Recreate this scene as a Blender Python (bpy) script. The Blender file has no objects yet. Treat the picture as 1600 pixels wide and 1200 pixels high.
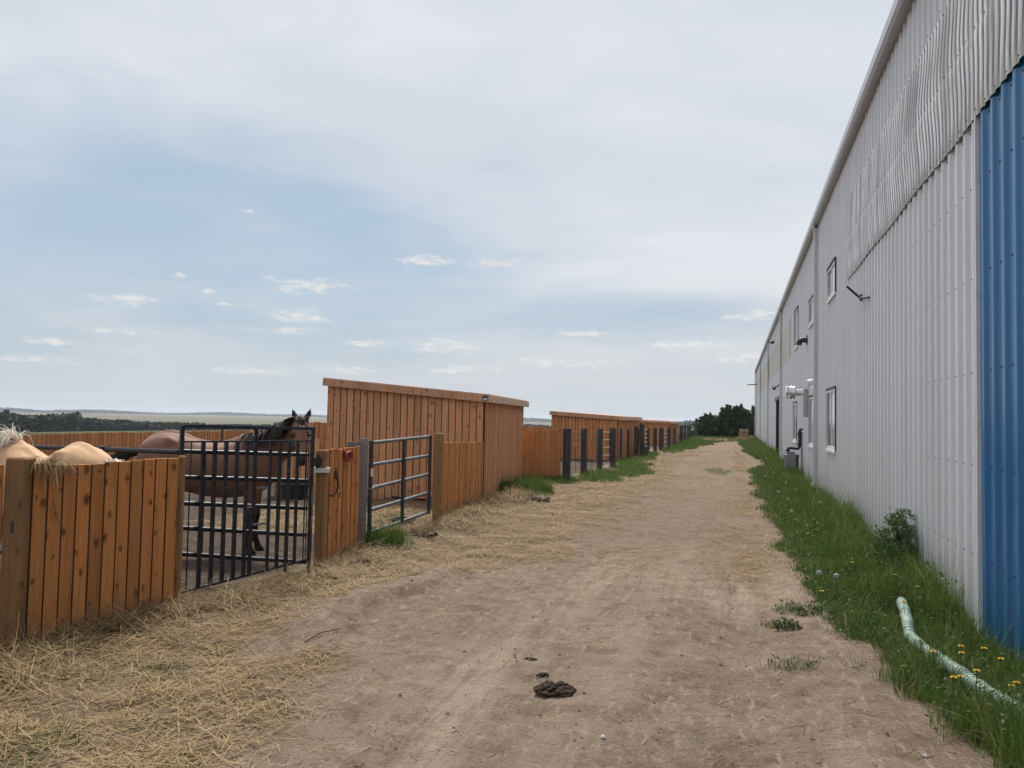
import bpy, math, random
import numpy as np
from mathutils import Matrix, Vector, Euler
R = math.radians
S = bpy.context.scene
COL = S.collection
# ------------------------------------------------------------------ camera
cam = bpy.data.cameras.new("camera"); camo = bpy.data.objects.new("camera", cam); COL.objects.link(camo)
cam.sensor_width = 36.0; cam.lens = 27.0; cam.clip_start = 0.05; cam.clip_end = 30000
_r = (0.96010, 0.27895, 0.02005); _u = (-0.00716, -0.04716, 0.99886); _b = (0.27958, -0.95915, -0.04328)
camo.matrix_world = Matrix(((_r[0], _u[0], _b[0], 0), (_r[1], _u[1], _b[1], 0), (_r[2], _u[2], _b[2], 1.7), (0, 0, 0, 1)))
S.camera = camo
# ------------------------------------------------------------------ light
SUN_AZ, SUN_EL = R(-15), R(55)          # azimuth from +Y towards +X
S.view_settings.view_transform = 'Standard'; S.view_settings.look = 'None'
S.view_settings.exposure = 0.6; S.view_settings.gamma = 1.0
S.cycles.max_bounces = 8; S.cycles.volume_bounces = 0; S.cycles.transparent_max_bounces = 12
sun = bpy.data.lights.new("sun", 'SUN'); suno = bpy.data.objects.new("sun", sun); COL.objects.link(suno)
sun.energy = 2.5; sun.angle = R(10); sun.color = (1.0, 0.95, 0.88)
sd = Vector((math.sin(SUN_AZ) * math.cos(SUN_EL), math.cos(SUN_AZ) * math.cos(SUN_EL), math.sin(SUN_EL)))
suno.rotation_euler = sd.to_track_quat('Z', 'Y').to_euler(); suno.location = (0, 0, 30)


class NT:
    """small node-graph writer"""
    def __init__(s, tree): s.t = tree; s.n = tree.nodes; s.l = tree.links; s.n.clear()
    def node(s, typ, ins=None, **kw):
        n = s.n.new(typ)
        for k, v in kw.items(): setattr(n, k, v)
        for k, v in (ins or {}).items(): s.put(n.inputs[k], v)
        return n
    def put(s, sock, v):
        if isinstance(v, bpy.types.NodeSocket): s.l.new(v, sock)
        elif v is not None:
            if hasattr(sock.default_value, '__len__') and not hasattr(v, '__len__'): v = [v] * len(sock.default_value)
            if hasattr(sock.default_value, '__len__') and len(sock.default_value) == 4 and len(v) == 3: v = (*v, 1)
            sock.default_value = v
    def m(s, op, a, b=None, c=None, clamp=False):
        n = s.n.new('ShaderNodeMath'); n.operation = op; n.use_clamp = clamp
        for i, v in enumerate((a, b, c)):
            if v is not None: s.put(n.inputs[i], v)
        return n.outputs[0]
    def v(s, op, a, b=None, c=None, out=0):
        n = s.n.new('ShaderNodeVectorMath'); n.operation = op
        for i, x in enumerate((a, b, c)):
            if x is not None: s.put(n.inputs[i], x)
        return n.outputs[out]
    def mix(s, f, a, b, typ='MIX'):
        n = s.n.new('ShaderNodeMix'); n.data_type = 'RGBA'; n.blend_type = typ; n.clamp_factor = True
        s.put(n.inputs[0], f); s.put(n.inputs[6], a); s.put(n.inputs[7], b); return n.outputs[2]
    def rng(s, x, a, b, c=0.0, d=1.0, smooth=True):
        n = s.n.new('ShaderNodeMapRange'); n.interpolation_type = 'SMOOTHSTEP' if smooth else 'LINEAR'
        for i, q in enumerate((x, a, b, c, d)): s.put(n.inputs[i], q)
        return n.outputs[0]
    def noise(s, vec, scale=5, detail=4, rough=0.55, dist=0.0, col=False):
        n = s.node('ShaderNodeTexNoise', {'Vector': vec, 'Scale': scale, 'Detail': detail, 'Roughness': rough, 'Distortion': dist})
        return n.outputs[1 if col else 0]
    def mapv(s, vec, scale=(1, 1, 1), loc=(0, 0, 0)):
        return s.v('MULTIPLY_ADD', vec, scale, loc)


# ------------------------------------------------------------------ sky
W = bpy.data.worlds.new("World"); S.world = W; W.use_nodes = True
t = NT(W.node_tree)
sky = t.node('ShaderNodeTexSky', sky_type='NISHITA', sun_disc=False, sun_elevation=SUN_EL, sun_rotation=SUN_AZ,
             air_density=1.0, dust_density=1.5, ozone_density=1.2, altitude=500)
d = t.node('ShaderNodeTexCoord').outputs['Generated']
xyz = t.node('ShaderNodeSeparateXYZ', {0: d}).outputs
az = t.m('MULTIPLY', t.m('ARCTAN2', xyz[0], xyz[1]), 57.2958)
el = t.m('MULTIPLY', t.m('ARCSINE', xyz[2]), 57.2958)
ae = t.node('ShaderNodeCombineXYZ', {0: az, 1: el}).outputs[0]
zz = t.m('ADD', t.m('MAXIMUM', xyz[2], 0.0), 0.12)
pl = t.node('ShaderNodeCombineXYZ', {0: t.m('DIVIDE', xyz[0], zz), 1: t.m('DIVIDE', xyz[1], zz)}).outputs[0]
n1 = t.noise(t.mapv(pl, (0.55, 0.9, 1), (3.1, 1.7, 0)), 1.0, 7, 0.55, 0.4)
n2 = t.noise(t.mapv(ae, (0.055, 0.16, 1), (7, 2, 0)), 1.0, 6, 0.55, 0.5)
# openings in the veil: a long blue band low on the left and a smaller one in the middle
def blob(a, e, w, h): return t.v('LENGTH', t.v('MULTIPLY', t.v('SUBTRACT', ae, (a, e, 0)), (1 / w, 1 / h, 0)), out=1)
bl = t.m('MINIMUM', blob(-45, 11.0, 24, 8.5), t.m('MINIMUM', blob(-28, 9.0, 13, 4.6), blob(-13, 7.2, 12, 1.8)))
bl = t.m('MINIMUM', bl, blob(-31, 14.5, 7, 3.0))
bl = t.m('ADD', bl, t.m('MULTIPLY', t.m('SUBTRACT', n2, 0.5), 2.6))
veil = t.rng(bl, 0.1, 1.75)
veil = t.m('MULTIPLY_ADD', veil, 0.60, t.m('MULTIPLY_ADD', t.rng(n1, 0.35, 0.7), 0.2, 0.31))
cold = t.mix(t.rng(n1, 0.3, 0.72), (4.5, 4.75, 5.2), (5.45, 5.6, 5.9))
cold = t.mix(t.rng(el, 1.0, 16.0, 0.75, 0.0), cold, (4.0, 4.25, 4.45))
bcol = t.mix(0.86, sky.outputs[0], (1.85, 2.85, 3.8))
skyc = t.mix(veil, bcol, cold)
skyc = t.mix(t.rng(el, -1.0, 6.5, 0.9, 0.0), skyc, (4.12, 4.42, 4.58))
# small fair-weather cumulus low over the horizon: azimuth, elevation, half width, half height in degrees
CL = [(-23.1, 11.4, 2.0, 0.47), (-31.0, 9.2, 2.5, 0.46), (-32.9, 8.7, 1.1, 0.23), (-31.8, 6.9, 2.2, 0.46), (-32.6, 5.9, 1.5, 0.27),
      (-43.2, 7.3, 1.8, 0.34), (-47.3, 4.3, 1.7, 0.2), (-20.8, 5.2, 3.1, 0.48), (-27.0, 5.2, 1.5, 0.23), (-10.8, 6.3, 2.5, 0.28),
      (-28.5, 3.2, 2.1, 0.33), (-20.3, 3.5, 2.9, 0.29), (-12.9, 4.2, 4.3, 0.38), (0.0, 4.6, 2.7, 0.37), (-3.6, 5.5, 3.7, 0.37),
      (1.3, 7.6, 1.8, 0.41), (-37.9, 8.3, 0.5, 0.18), (-37.2, 7.5, 0.6, 0.13), (-34.1, 9.5, 0.6, 0.14), (-40.0, 9.2, 0.5, 0.22),
      (-35.7, 14.0, 0.5, 0.13), (-43.5, 5.2, 1.8, 0.21), (-17.4, 11.4, 2.0, 0.33), (-35.2, 2.9, 2.7, 0.27), (-48.0, 3.1, 2.4, 0.24)]
wob = t.noise(t.mapv(ae, (0.9, 2.6, 1)), 1.0, 6, 0.65, 0.3)
cm = None
for (a, e, w, h) in CL:
    L = t.v('LENGTH', t.v('MULTIPLY_ADD', ae, (1 / w, 1 / h, 0), (-a / w, -e / h, 0)), out=1)
    cm = L if cm is None else t.m('MINIMUM', cm, L)
cm = t.m('ADD', cm, t.m('MULTIPLY', t.m('SUBTRACT', wob, 0.5), 3.6))
cu = t.rng(cm, 1.35, 0.0, 0.0, 0.9)
skyc = t.mix(cu, skyc, t.mix(t.rng(wob, 0.35, 0.6), (5.35, 5.45, 5.45), (4.5, 4.65, 4.75)))
# thin bands of cloud and dusty haze near the horizon
bnd = t.noise(t.mapv(ae, (0.12, 1.1, 1), (4, 9, 0)), 1.0, 6, 0.6, 0.8)
skyc = t.mix(t.m('MULTIPLY', t.rng(bnd, .5, .75), t.m('MULTIPLY', t.rng(el, 11, 5), .45)), skyc, (4.5, 4.65, 4.7))
# aureole round the sun, added out of view to raise the scene's light
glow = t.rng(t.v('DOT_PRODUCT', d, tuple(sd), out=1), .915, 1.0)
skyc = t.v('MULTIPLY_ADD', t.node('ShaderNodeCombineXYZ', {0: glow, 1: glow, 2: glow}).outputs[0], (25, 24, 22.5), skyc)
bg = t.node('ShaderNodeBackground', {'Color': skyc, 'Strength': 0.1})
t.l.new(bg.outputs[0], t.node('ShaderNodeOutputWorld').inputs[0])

# ------------------------------------------------------------------ numeric helpers
def hash2(ix, iy, seed):
    h = (ix * 374761393 + iy * 668265263 + seed * 974634777).astype(np.int64) & 0xffffffff
    h = ((h ^ (h >> 13)) * 1274126177) & 0xffffffff
    h = h ^ (h >> 16)
    return (h & 0xffff) / 65535.0
def vnoise(x, y, seed=0):
    x = np.asarray(x, float); y = np.asarray(y, float)
    ix = np.floor(x).astype(np.int64); iy = np.floor(y).astype(np.int64); fx = x - ix; fy = y - iy
    fx = fx * fx * (3 - 2 * fx); fy = fy * fy * (3 - 2 * fy)
    a = hash2(ix, iy, seed); b = hash2(ix + 1, iy, seed); c = hash2(ix, iy + 1, seed); e = hash2(ix + 1, iy + 1, seed)
    return (a * (1 - fx) + b * fx) * (1 - fy) + (c * (1 - fx) + e * fx) * fy
def fbm(x, y, seed=0, oct=4):
    s = 0; a = 1; n = 0
    for i in range(oct):
        s = s + a * vnoise(x * 2 ** i, y * 2 ** i, seed + i * 17); n += a; a *= 0.5
    return s / n
def ss(x, a, b):
    q = np.clip((np.asarray(x, float) - a) / (b - a), 0, 1); return q * q * (3 - 2 * q)
def fence_x(y):                        # the line the pens' fronts follow
    return np.interp(y, [0, 4.4, 7.2, 11.4, 14.6, 20, 21, 26, 34, 60, 90], [-5.6, -4.8, -4.3, -4.5, -4.8, -5.3, -4.5, -4.2, -4.4, -4.1, -3.6])
def gh(x, y):
    """ground height"""
    x = np.asarray(x, float); y = np.asarray(y, float)
    dx = np.maximum(np.maximum(-18 - x, x - 34), 0); dy = np.maximum(np.maximum(-30 - y, y - 92), 0)
    D = np.hypot(dx, dy)
    z = -8.0 * ss(D, 0, 280) - 5.0 * ss(D, 700, 3200) - 6 * ss(D, 3200, 6500)
    z = z + 3.0 * (fbm(x / 500, y / 500, 5, 3) - 0.5) * ss(D, 150, 600)
    z = z - 0.27 * ss(-x, 9, 16.5)
    near = 1 - ss(D, 0, 8)
    z = z + near * (0.06 * (fbm(x / 1.6, y / 1.6, 1, 4) - 0.5) + 0.05 * (fbm(x / 0.33, y / 0.26, 9, 3) - 0.5) + 0.026 * (fbm(x / 0.10, y / 0.09, 13, 2) - 0.5))
    fx = fence_x(y)
    z = z + near * 0.05 * np.exp(-((x - fx - 0.25) / 0.45) ** 2) * (0.5 + fbm(x / 0.8, y / 0.8, 3, 2))
    pen = ss(fx - 0.3 - x, 0, 0.5) * ss(x + 17, 0, 1)
    z = z + near * pen * 0.09 * (fbm(x / 0.35, y / 0.35, 21, 3) - 0.5)
    # wheel ruts and a low broken ridge of packed dirt beside them
    for rx, w in ((-1.55, 0.35), (-0.1, 0.3)):
        z = z - near * 0.05 * np.exp(-((x - rx - 0.25 * np.sin(y / 7.0)) / w) ** 2)
    rl = (x + 2.95) + 0.05 * (y - 6.2) + .12 * np.sin(y * 2.3)
    z = z + near * 0.10 * np.where(rl < 0, np.exp(-(rl / 0.45) ** 2), np.exp(-(rl / 0.07) ** 2)) * ss(y, 4.7, 5.3) * (1 - ss(y, 7.6, 8.4)) * (0.3 + fbm(x / 0.4, y / 0.4, 31, 2))
    return z
def g1(x, y): return float(gh(np.array([x]), np.array([y]))[0])

def straw_d(x, y):
    fx = fence_x(y)
    e = np.interp(y, [2, 3.3, 5.0, 7, 9, 12, 20, 40, 80], [-1.75, -2.05, -2.75, -2.7, -2.2, -2.0, -2.2, -2.4, -2.6])
    n = fbm(x / 1.1, y / 1.6, 41, 4); n2 = fbm(x / 0.45, y / 0.45, 43, 3)
    a = ss(e + 0.9 * (n - 0.5) * 2 - x, -0.25, 0.45) * ss(x - fx, -0.3, 0.1)
    a = a * (0.45 + 0.75 * ss(n2, 0.3, 0.6))
    rl = (x + 2.95) + 0.05 * (y - 6.2) + .12 * np.sin(y * 2.3)
    a = a * (1 - .85 * np.exp(-((rl + .10) / .17) ** 2) * ss(y, 4.7, 5.3) * (1 - ss(y, 7.6, 8.4)))
    b = ss(fbm(x / 1.1, y / 2.0, 47, 4), 0.38, 0.62) * ss(y, 6.5, 10.5) * ss(x - fx, -0.2, 0.3) * 0.42
    b = b * (1 - 0.65 * np.exp(-((x + 0.55 + 0.2 * np.sin(y / 6)) / 0.42) ** 2))
    c = np.exp(-((x - 0.15) / 0.33) ** 2) * ss(y, 7.5, 10) * 0.7 * ss(n, 0.3, 0.6)
    p = ss(fx - x, 0.1, 0.5) * 0.10 * ss(fbm(x / 0.8, y / 0.8, 53, 3), 0.35, 0.65)
    p2 = ss(fx - x, 0.1, 0.4) * ss(x, -8.5, -7) * ss(y, 9, 10) * (1 - ss(y, 13.5, 14.5)) * 0.8
    return np.clip(np.maximum.reduce([a, b, c, p, p2]), 0, 1) * ss(1.0 - x, 0, 0.5)
GP = [(-4.28, 9.0, 0.36, 0.36, 1.0), (-4.9, 17.6, .35, 1.6, 1.0), (-4.35, 16.6, 0.45, 0.7, 1.0), (-4.8, 20.2, 0.8, 0.9, 1), (-3.7, 22.6, 0.55, 1.9, 1), (-3.1, 25.2, 0.6, 1.5, 0.8),
      (-4.0, 31, .45, 2.2, .7), (-3.9, 36.5, .35, 2.2, .9), (-3.3, 43, .55, 3.0, 0.9), (-3.0, 50, .7, 4, 1), (-2.9, 60, 1.2, 6, 1.0), (-2.6, 71, 2.2, 6, 1.0),
      (-4.0, 4.0, .35, .28, .5), (-3.55, 4.25, .25, .2, .6), (-3.5, 3.2, .35, .3, .6), (-3.05, 3.55, .2, .25, .35), (-2.6, 3.2, .2, .15, .4), (-3.35, 2.8, .3, .3, .5),
      (-3.6, 21.3, .6, .8, .9), (-3.2, 23.6, .5, 1.2, .9), (-3.5, 28, .6, 2.2, .75), (-3.7, 33.5, .4, 1.6, .6), (-3.5, 46, .6, 3, 1), (-3.2, 55, .9, 4, 1), (-3.9, 11.2, 0.35, 0.8, 0.45), (-0.5, 27.5, 0.5, 1.6, 0.5), (0.35, 7.1, .14, .12, .5), (0.42, 5.9, .2, .1, .4), (0.55, 7.6, .2, .2, .5)]
def grass_d(x, y):
    e = np.interp(y, [2, 4.4, 5.2, 6.2, 7.9, 11.5, 18, 24, 29, 32, 35.2, 45, 65, 90], [1.25, 1.12, 1.04, 0.82, 0.64, 0.58, 0.5, .4, .45, 1.25, 1.1, 0.45, 0.3, -.3])
    n = fbm(x / 0.5, y / 0.7, 61, 4)
    a = ss(x - e - 0.65 * (n - 0.5), -0.06, 0.22) * ss(2.2 - x, 0, 0.2)
    for (px, py, sx, sy, k) in GP:
        q = ((x - px) / sx) ** 2 + ((y - py) / sy) ** 2
        a = np.maximum(a, k * ss(1.5 - q + 1.6 * (n - 0.5), 0.2, 0.9))
    back = ss(-x, 15.3, 16.3) * 0.8
    out = np.maximum(ss(y, 78, 84), ss(-x, 17.5, 18.5))
    return np.clip(np.maximum.reduce([a, back, out * 0.9]), 0, 1)

# ------------------------------------------------------------------ mesh builder
INV = {}
def thing(name, label, cat, loc=(0, 0, 0), rz=0.0, group=None):
    o = bpy.data.objects.new(name, None); COL.objects.link(o); o.empty_display_size = 0.2
    o.location = loc; o.rotation_euler = (0, 0, rz)
    INV[o.name] = (Matrix.Translation(loc) @ Matrix.Rotation(rz, 4, 'Z')).inverted()
    return tag(o, label, cat, group)
def tag(o, label=None, cat=None, group=None, kind=None):
    if label: o['label'] = label
    if cat: o['category'] = cat
    if group: o['group'] = group
    if kind: o['kind'] = kind
    return o
def copy_tree(o, loc, rz=None, label=None):
    c = o.copy(); COL.objects.link(c); c.location = loc
    if rz is not None: c.rotation_euler = (0, 0, rz)
    if label: c['label'] = label
    for ch in list(o.children):
        k = ch.copy(); COL.objects.link(k); k.parent = c
    return c
def mesh_obj(name, verts, faces, mats, parent=None, mi=None, smooth=False, local=False):
    me = bpy.data.meshes.new(name); v = np.asarray(verts, float)
    if parent is not None and not local:
        M = np.array(INV[parent.name if parent.name in INV else parent.parent.name]); v = v @ M[:3, :3].T + M[:3, 3]
    me.from_pydata(v.tolist(), [], faces)
    for m in (mats if isinstance(mats, (list, tuple)) else [mats]): me.materials.append(m)
    if mi is not None: me.polygons.foreach_set('material_index', np.asarray(mi, np.int32))
    if smooth: me.polygons.foreach_set('use_smooth', np.ones(len(faces), bool))
    me.update()
    if smooth: me.set_sharp_from_angle(angle=R(42))
    o = bpy.data.objects.new(name, me); COL.objects.link(o)
    if parent is not None: o.parent = parent
    return o
class MB:
    def __init__(s): s.v = []; s.f = []; s.mi = []; s.k = 0
    def add(s, vs, fs):
        b = len(s.v); s.v.extend([tuple(map(float, q)) for q in vs]); s.f.extend([tuple(b + i for i in q) for q in fs]); s.mi.extend([s.k] * len(fs)); return s
    def box(s, c, size, ux=(1, 0, 0), uz=(0, 0, 1), jit=0.0, bev=0.0):
        ux = Vector(ux).normalized(); uz = Vector(uz); uz = (uz - ux * uz.dot(ux)).normalized(); uy = uz.cross(ux); c = Vector(c)
        a, b, h = size[0] / 2, size[1] / 2, size[2] / 2
        if bev <= 0:
            vs = [c + ux * (i * a) + uy * (j * b) + uz * (k * h) for k in (-1, 1) for (i, j) in ((-1, -1), (1, -1), (1, 1), (-1, 1))]
            return s.add(vs, [(3, 2, 1, 0), (4, 5, 6, 7), (0, 1, 5, 4), (1, 2, 6, 5), (2, 3, 7, 6), (3, 0, 4, 7)])
        e = bev; ring = [(-a + e, -b), (a - e, -b), (a, -b + e), (a, b - e), (a - e, b), (-a + e, b), (-a, b - e), (-a, -b + e)]
        def sc(q, k): return (q[0] * (1 - k / a), q[1] * (1 - k / b))
        rows = [([sc(q, e) for q in ring], -h), (ring, -h + e), (ring, h - e), ([sc(q, e) for q in ring], h)]
        vs = [c + ux * q[0] + uy * q[1] + uz * z for rg, z in rows for q in rg]
        fs = [tuple(range(7, -1, -1)), tuple(range(24, 32))]
        for r in range(3):
            for i in range(8): fs.append((r * 8 + i, r * 8 + (i + 1) % 8, r * 8 + 8 + (i + 1) % 8, r * 8 + 8 + i))
        return s.add(vs, fs)
    def tube(s, pts, r, n=10, caps=True):
        pts = [Vector(p) for p in pts]; rs = r if hasattr(r, '__len__') else [r] * len(pts); vs = []; prev = None
        for i, p in enumerate(pts):
            d = (pts[min(i + 1, len(pts) - 1)] - pts[max(i - 1, 0)]).normalized()
            if prev is None:
                prev = d.orthogonal().normalized()
            prev = (prev - d * prev.dot(d)).normalized(); q = d.cross(prev)
            for k in range(n):
                an = 2 * math.pi * k / n; vs.append(p + (prev * math.cos(an) + q * math.sin(an)) * rs[i])
        fs = [(i * n + k, i * n + (k + 1) % n, i * n + n + (k + 1) % n, i * n + n + k) for i in range(len(pts) - 1) for k in range(n)]
        if caps: fs += [tuple(range(n - 1, -1, -1)), tuple((len(pts) - 1) * n + k for k in range(n))]
        return s.add(vs, fs)
    def lathe(s, c, prof, n=24):
        vs = [(c[0] + r * math.cos(2 * math.pi * k / n), c[1] + r * math.sin(2 * math.pi * k / n), c[2] + z) for r, z in prof for k in range(n)]
        fs = [(i * n + k, i * n + (k + 1) % n, i * n + n + (k + 1) % n, i * n + n + k) for i in range(len(prof) - 1) for k in range(n)]
        return s.add(vs, fs + [tuple(range(n - 1, -1, -1)), tuple((len(prof) - 1) * n + k for k in range(n))])
    def prism(s, poly, axis_from, axis_to):
        """poly: list of points at one end; extruded by vector"""
        e = Vector(axis_to) - Vector(axis_from); n = len(poly); a = [Vector(p) for p in poly]; b = [p + e for p in a]
        return s.add(a + b, [tuple(range(n - 1, -1, -1)), tuple(range(n, 2 * n))] + [(i, (i + 1) % n, n + (i + 1) % n, n + i) for i in range(n)])
    def build(s, name, mats, parent=None, smooth=False): return mesh_obj(name, s.v, s.f, mats, parent, s.mi, smooth)

# ------------------------------------------------------------------ materials
def mat(name):
    m = bpy.data.materials.new(name); m.use_nodes = True; return m, NT(m.node_tree)
def finish(t, col, rough=0.6, bump=None, bstr=0.3, bdist=0.01, metal=0.0, spec=0.5, extra=None):
    b = t.node('ShaderNodeBsdfPrincipled', {'Base Color': col, 'Roughness': rough, 'Metallic': metal, 'Specular IOR Level': spec})
    for k, v in (extra or {}).items(): t.put(b.inputs[k], v)
    if bump is not None:
        bn = t.node('ShaderNodeBump', {'Height': bump, 'Strength': bstr, 'Distance': bdist}); t.l.new(bn.outputs[0], b.inputs['Normal'])
    o = t.node('ShaderNodeOutputMaterial'); t.l.new(b.outputs[0], o.inputs[0]); return b
def wood(name, ca, cb, dark, knot=1.0, var=0.35, rough=0.7, weather=0.0, wcol=(.25, .22, .2), stripes=0.35):
    m, t = mat(name)
    oc = t.node('ShaderNodeTexCoord').outputs['Object']; rnd = t.node('ShaderNodeNewGeometry').outputs['Random Per Island']
    off = t.node('ShaderNodeCombineXYZ', {0: t.m('MULTIPLY', rnd, 37.0), 1: t.m('MULTIPLY', rnd, 91.0), 2: t.m('MULTIPLY', rnd, 53.0)}).outputs[0]
    p = t.v('ADD', oc, off)
    big = t.noise(t.mapv(p, (3, 3, .7)), 1, 3); grain = t.noise(t.mapv(p, (60, 60, 2.2)), 1, 4, .6, .6); fine = t.noise(t.mapv(p, (170, 170, 9)), 1, 2)
    c = t.mix(t.rng(grain, .3, .7), ca, cb)
    c = t.mix(t.m('MULTIPLY', t.rng(big, .45, .75), .5), c, t.mix(.55, cb, dark))
    rr = t.m('FRACT', t.m('MULTIPLY', rnd, 7.31))
    c = t.mix(1.0, c, t.node('ShaderNodeCombineColor', {0: t.m('MULTIPLY_ADD', rr, var, 1 - var * .55), 1: t.m('MULTIPLY_ADD', rr, var * .9, t.m('MULTIPLY_ADD', rnd, var * .22, 1 - var * .62)), 2: t.m('MULTIPLY_ADD', rr, var * .8, t.m('MULTIPLY_ADD', rnd, var * .35, 1 - var * .62))}).outputs[0], 'MULTIPLY')
    sx_ = t.node('ShaderNodeSeparateXYZ', {0: p}).outputs
    uv = t.node('ShaderNodeCombineXYZ', {0: t.m('MULTIPLY', t.m('ADD', sx_[0], sx_[1]), 6.0), 1: t.m('MULTIPLY', sx_[2], 4.2)}).outputs[0]
    vo = t.node('ShaderNodeTexVoronoi', {'Vector': uv, 'Scale': 1.0, 'Randomness': 1.0}, voronoi_dimensions='2D')
    kd = t.m('ADD', vo.outputs[0], t.m('MULTIPLY', t.m('SUBTRACT', t.noise(t.mapv(p, (45, 45, 30)), 1, 3, .7), .5), .30))
    sep = t.node('ShaderNodeSeparateColor', {0: vo.outputs[1]}).outputs
    on = t.m('GREATER_THAN', sep[0], 0.22)
    ksz = t.m('MULTIPLY_ADD', t.m('POWER', sep[1], 2.0), .75, .40); kd = t.m('DIVIDE', kd, ksz)
    halo = t.m('MULTIPLY', t.rng(kd, .32, .08), on); core = t.m('MULTIPLY', t.rng(kd, .17, .09), on)
    c = t.mix(t.m('MULTIPLY', halo, .55 * knot), c, t.mix(.5, cb, dark)); c = t.mix(t.m('MULTIPLY', core, .85 * knot), c, dark)
    st = t.noise(t.mapv(p, (26, 26, 1.1)), 1, 3, .6)
    c = t.mix(t.m('MULTIPLY', t.rng(st, .56, .72), stripes), c, dark)
    sp = t.noise(t.mapv(p, (75, 75, 32)), 1, 3, .7); c = t.mix(t.m('MULTIPLY', t.rng(sp, .63, .70), .75), c, dark)
    gy_ = t.node('ShaderNodeSeparateXYZ', {0: oc}).outputs[2]; c = t.mix(t.m('MULTIPLY', t.m('MULTIPLY', t.rng(gy_, .32, .0), t.rng(big, .3, .6)), .5), c, (.24, .17, .115))
    if weather: c = t.mix(t.m('MULTIPLY', t.rng(t.noise(t.mapv(p, (14, 14, 1.2)), 1, 4), .35, .7), weather), c, wcol)
    finish(t, c, rough, t.m('ADD', grain, t.m('MULTIPLY', fine, .5)), .35, .004, spec=.2)
    return m
M = {}
M['cedar'] = wood('stained_cedar', (.60, .25, .075), (.48, .185, .052), (.09, .034, .015), 1.0, .30, .7, .25, (.44, .24, .11))
M['cedar_shed'] = wood('stained_shed_boards', (.64, .305, .15), (.51, .225, .105), (.125, .052, .028), .9, .32, .7, .35, (.47, .30, .19))
M['cedar_far'] = wood('reddish_boards', (.58, .25, .10), (.45, .185, .07), (.105, .04, .02), .6, .34, .7, .25, (.44, .26, .15))
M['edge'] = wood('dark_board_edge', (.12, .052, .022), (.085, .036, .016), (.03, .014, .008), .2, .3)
M['fascia'] = wood('fascia_board', (.60, .33, .20), (.48, .25, .145), (.14, .075, .05), .8, .2)
M['fascia_pale'] = wood('sun_bleached_board', (.66, .48, .37), (.55, .39, .29), (.24, .15, .11), .8, .2)
M['post'] = wood('treated_post', (.34, .18, .075), (.25, .13, .055), (.055, .03, .016), .6, .25, .8, .25, (.22, .15, .095))
M['grey'] = wood('weathered_wood', (.24, .21, .19), (.17, .145, .13), (.05, .04, .035), .3, .3, .85)
M['dark'] = wood('creosoted_post', (.075, .064, .070), (.05, .044, .049), (.016, .014, .014), .3, .5, .85, .45, (.13, .12, .12))
M['rail'] = wood('rail_wood', (.30, .15, .07), (.22, .11, .05), (.06, .03, .02), .5, .2)
def paint(name, c, rough=.5, var=.15, metal=0.0, scale=8, bstr=.1, spec=.5, chips=None):
    m, t = mat(name); oc = t.node('ShaderNodeTexCoord').outputs['Object']
    n = t.noise(oc, scale, 5, .6); c2 = tuple(q * (1 - var) for q in c); c3 = tuple(min(1, q * (1 + var)) for q in c)
    cc = t.mix(t.rng(n, .3, .7), c2, c3); r = t.m('MULTIPLY_ADD', n, .2, rough - .1)
    if chips:
        ch = t.noise(oc, 34, 4, .65); cc = t.mix(t.rng(ch, .60, .66), cc, chips)
    finish(t, cc, r, t.noise(oc, scale * 6, 3), bstr, .003, metal, spec); return m
M['steel'] = paint('dark_gate_steel', (.022, .024, .032), .42, .35, .3, 14, chips=(.12, .10, .10))
M['gate_top'] = paint('grey_galvanised_pipe', (.15, .155, .165), .42, .25, .55, 12, chips=(.07, .065, .06))
M['black'] = paint('black_metal', (.014, .014, .016), .5, .2)
M['white_paint'] = paint('white_trim', (.66, .66, .68), .45, .06)
M['trim'] = paint('light_grey_trim', (.52, .52, .55), .4, .06, .1)
M['gutter'] = paint('gutter_grey', (.46, .475, .51), .45, .08, .1)
M['gasket'] = paint('dark_trim', (.05, .05, .055), .6, .2)
M['meter'] = paint('meter_grey', (.17, .185, .21), .5, .12)
M['pvc'] = paint('grey_pvc', (.30, .30, .33), .45, .08)
M['chrome'] = paint('bright_aluminium', (.72, .72, .72), .25, .06, .9)
M['copper'] = paint('red_valve', (.25, .03, .03), .5, .2)
M['brown_door'] = paint('brown_door_frame', (.035, .022, .018), .5, .2)
M['dark_room'] = paint('dark_interior', (.02, .019, .02), .9, .2)
M['tape'] = paint('white_tape', (.62, .60, .58), .6, .12, 0, 40)
M['red'] = paint('faded_red_web', (.30, .035, .035), .6, .25, 0, 30)
M['rust'] = paint('rusty_iron', (.06, .03, .02), .8, .4, 0, 40)
M['rubber'] = paint('black_rubber', (.012, .012, .013), .7, .3)
M['yellow'] = paint('yellow_strap', (.55, .33, .03), .6, .2)
M['roof'] = paint('roof_sheet', (.40, .40, .42), .4, .06, .2)
m, t = mat('glass_pane'); M['glass'] = m
finish(t, t.mix(t.rng(t.noise(t.node('ShaderNodeTexCoord').outputs['Object'], 2.0, 2), .4, .6), (.02, .022, .024), (.035, .037, .04)), .08, spec=.6)
m, t = mat('bright_pane'); M['reflect_pane'] = m  # pale colour stands in for the bright reflection in the near panes
finish(t, (.45, .46, .48), .12, spec=.6)
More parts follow.
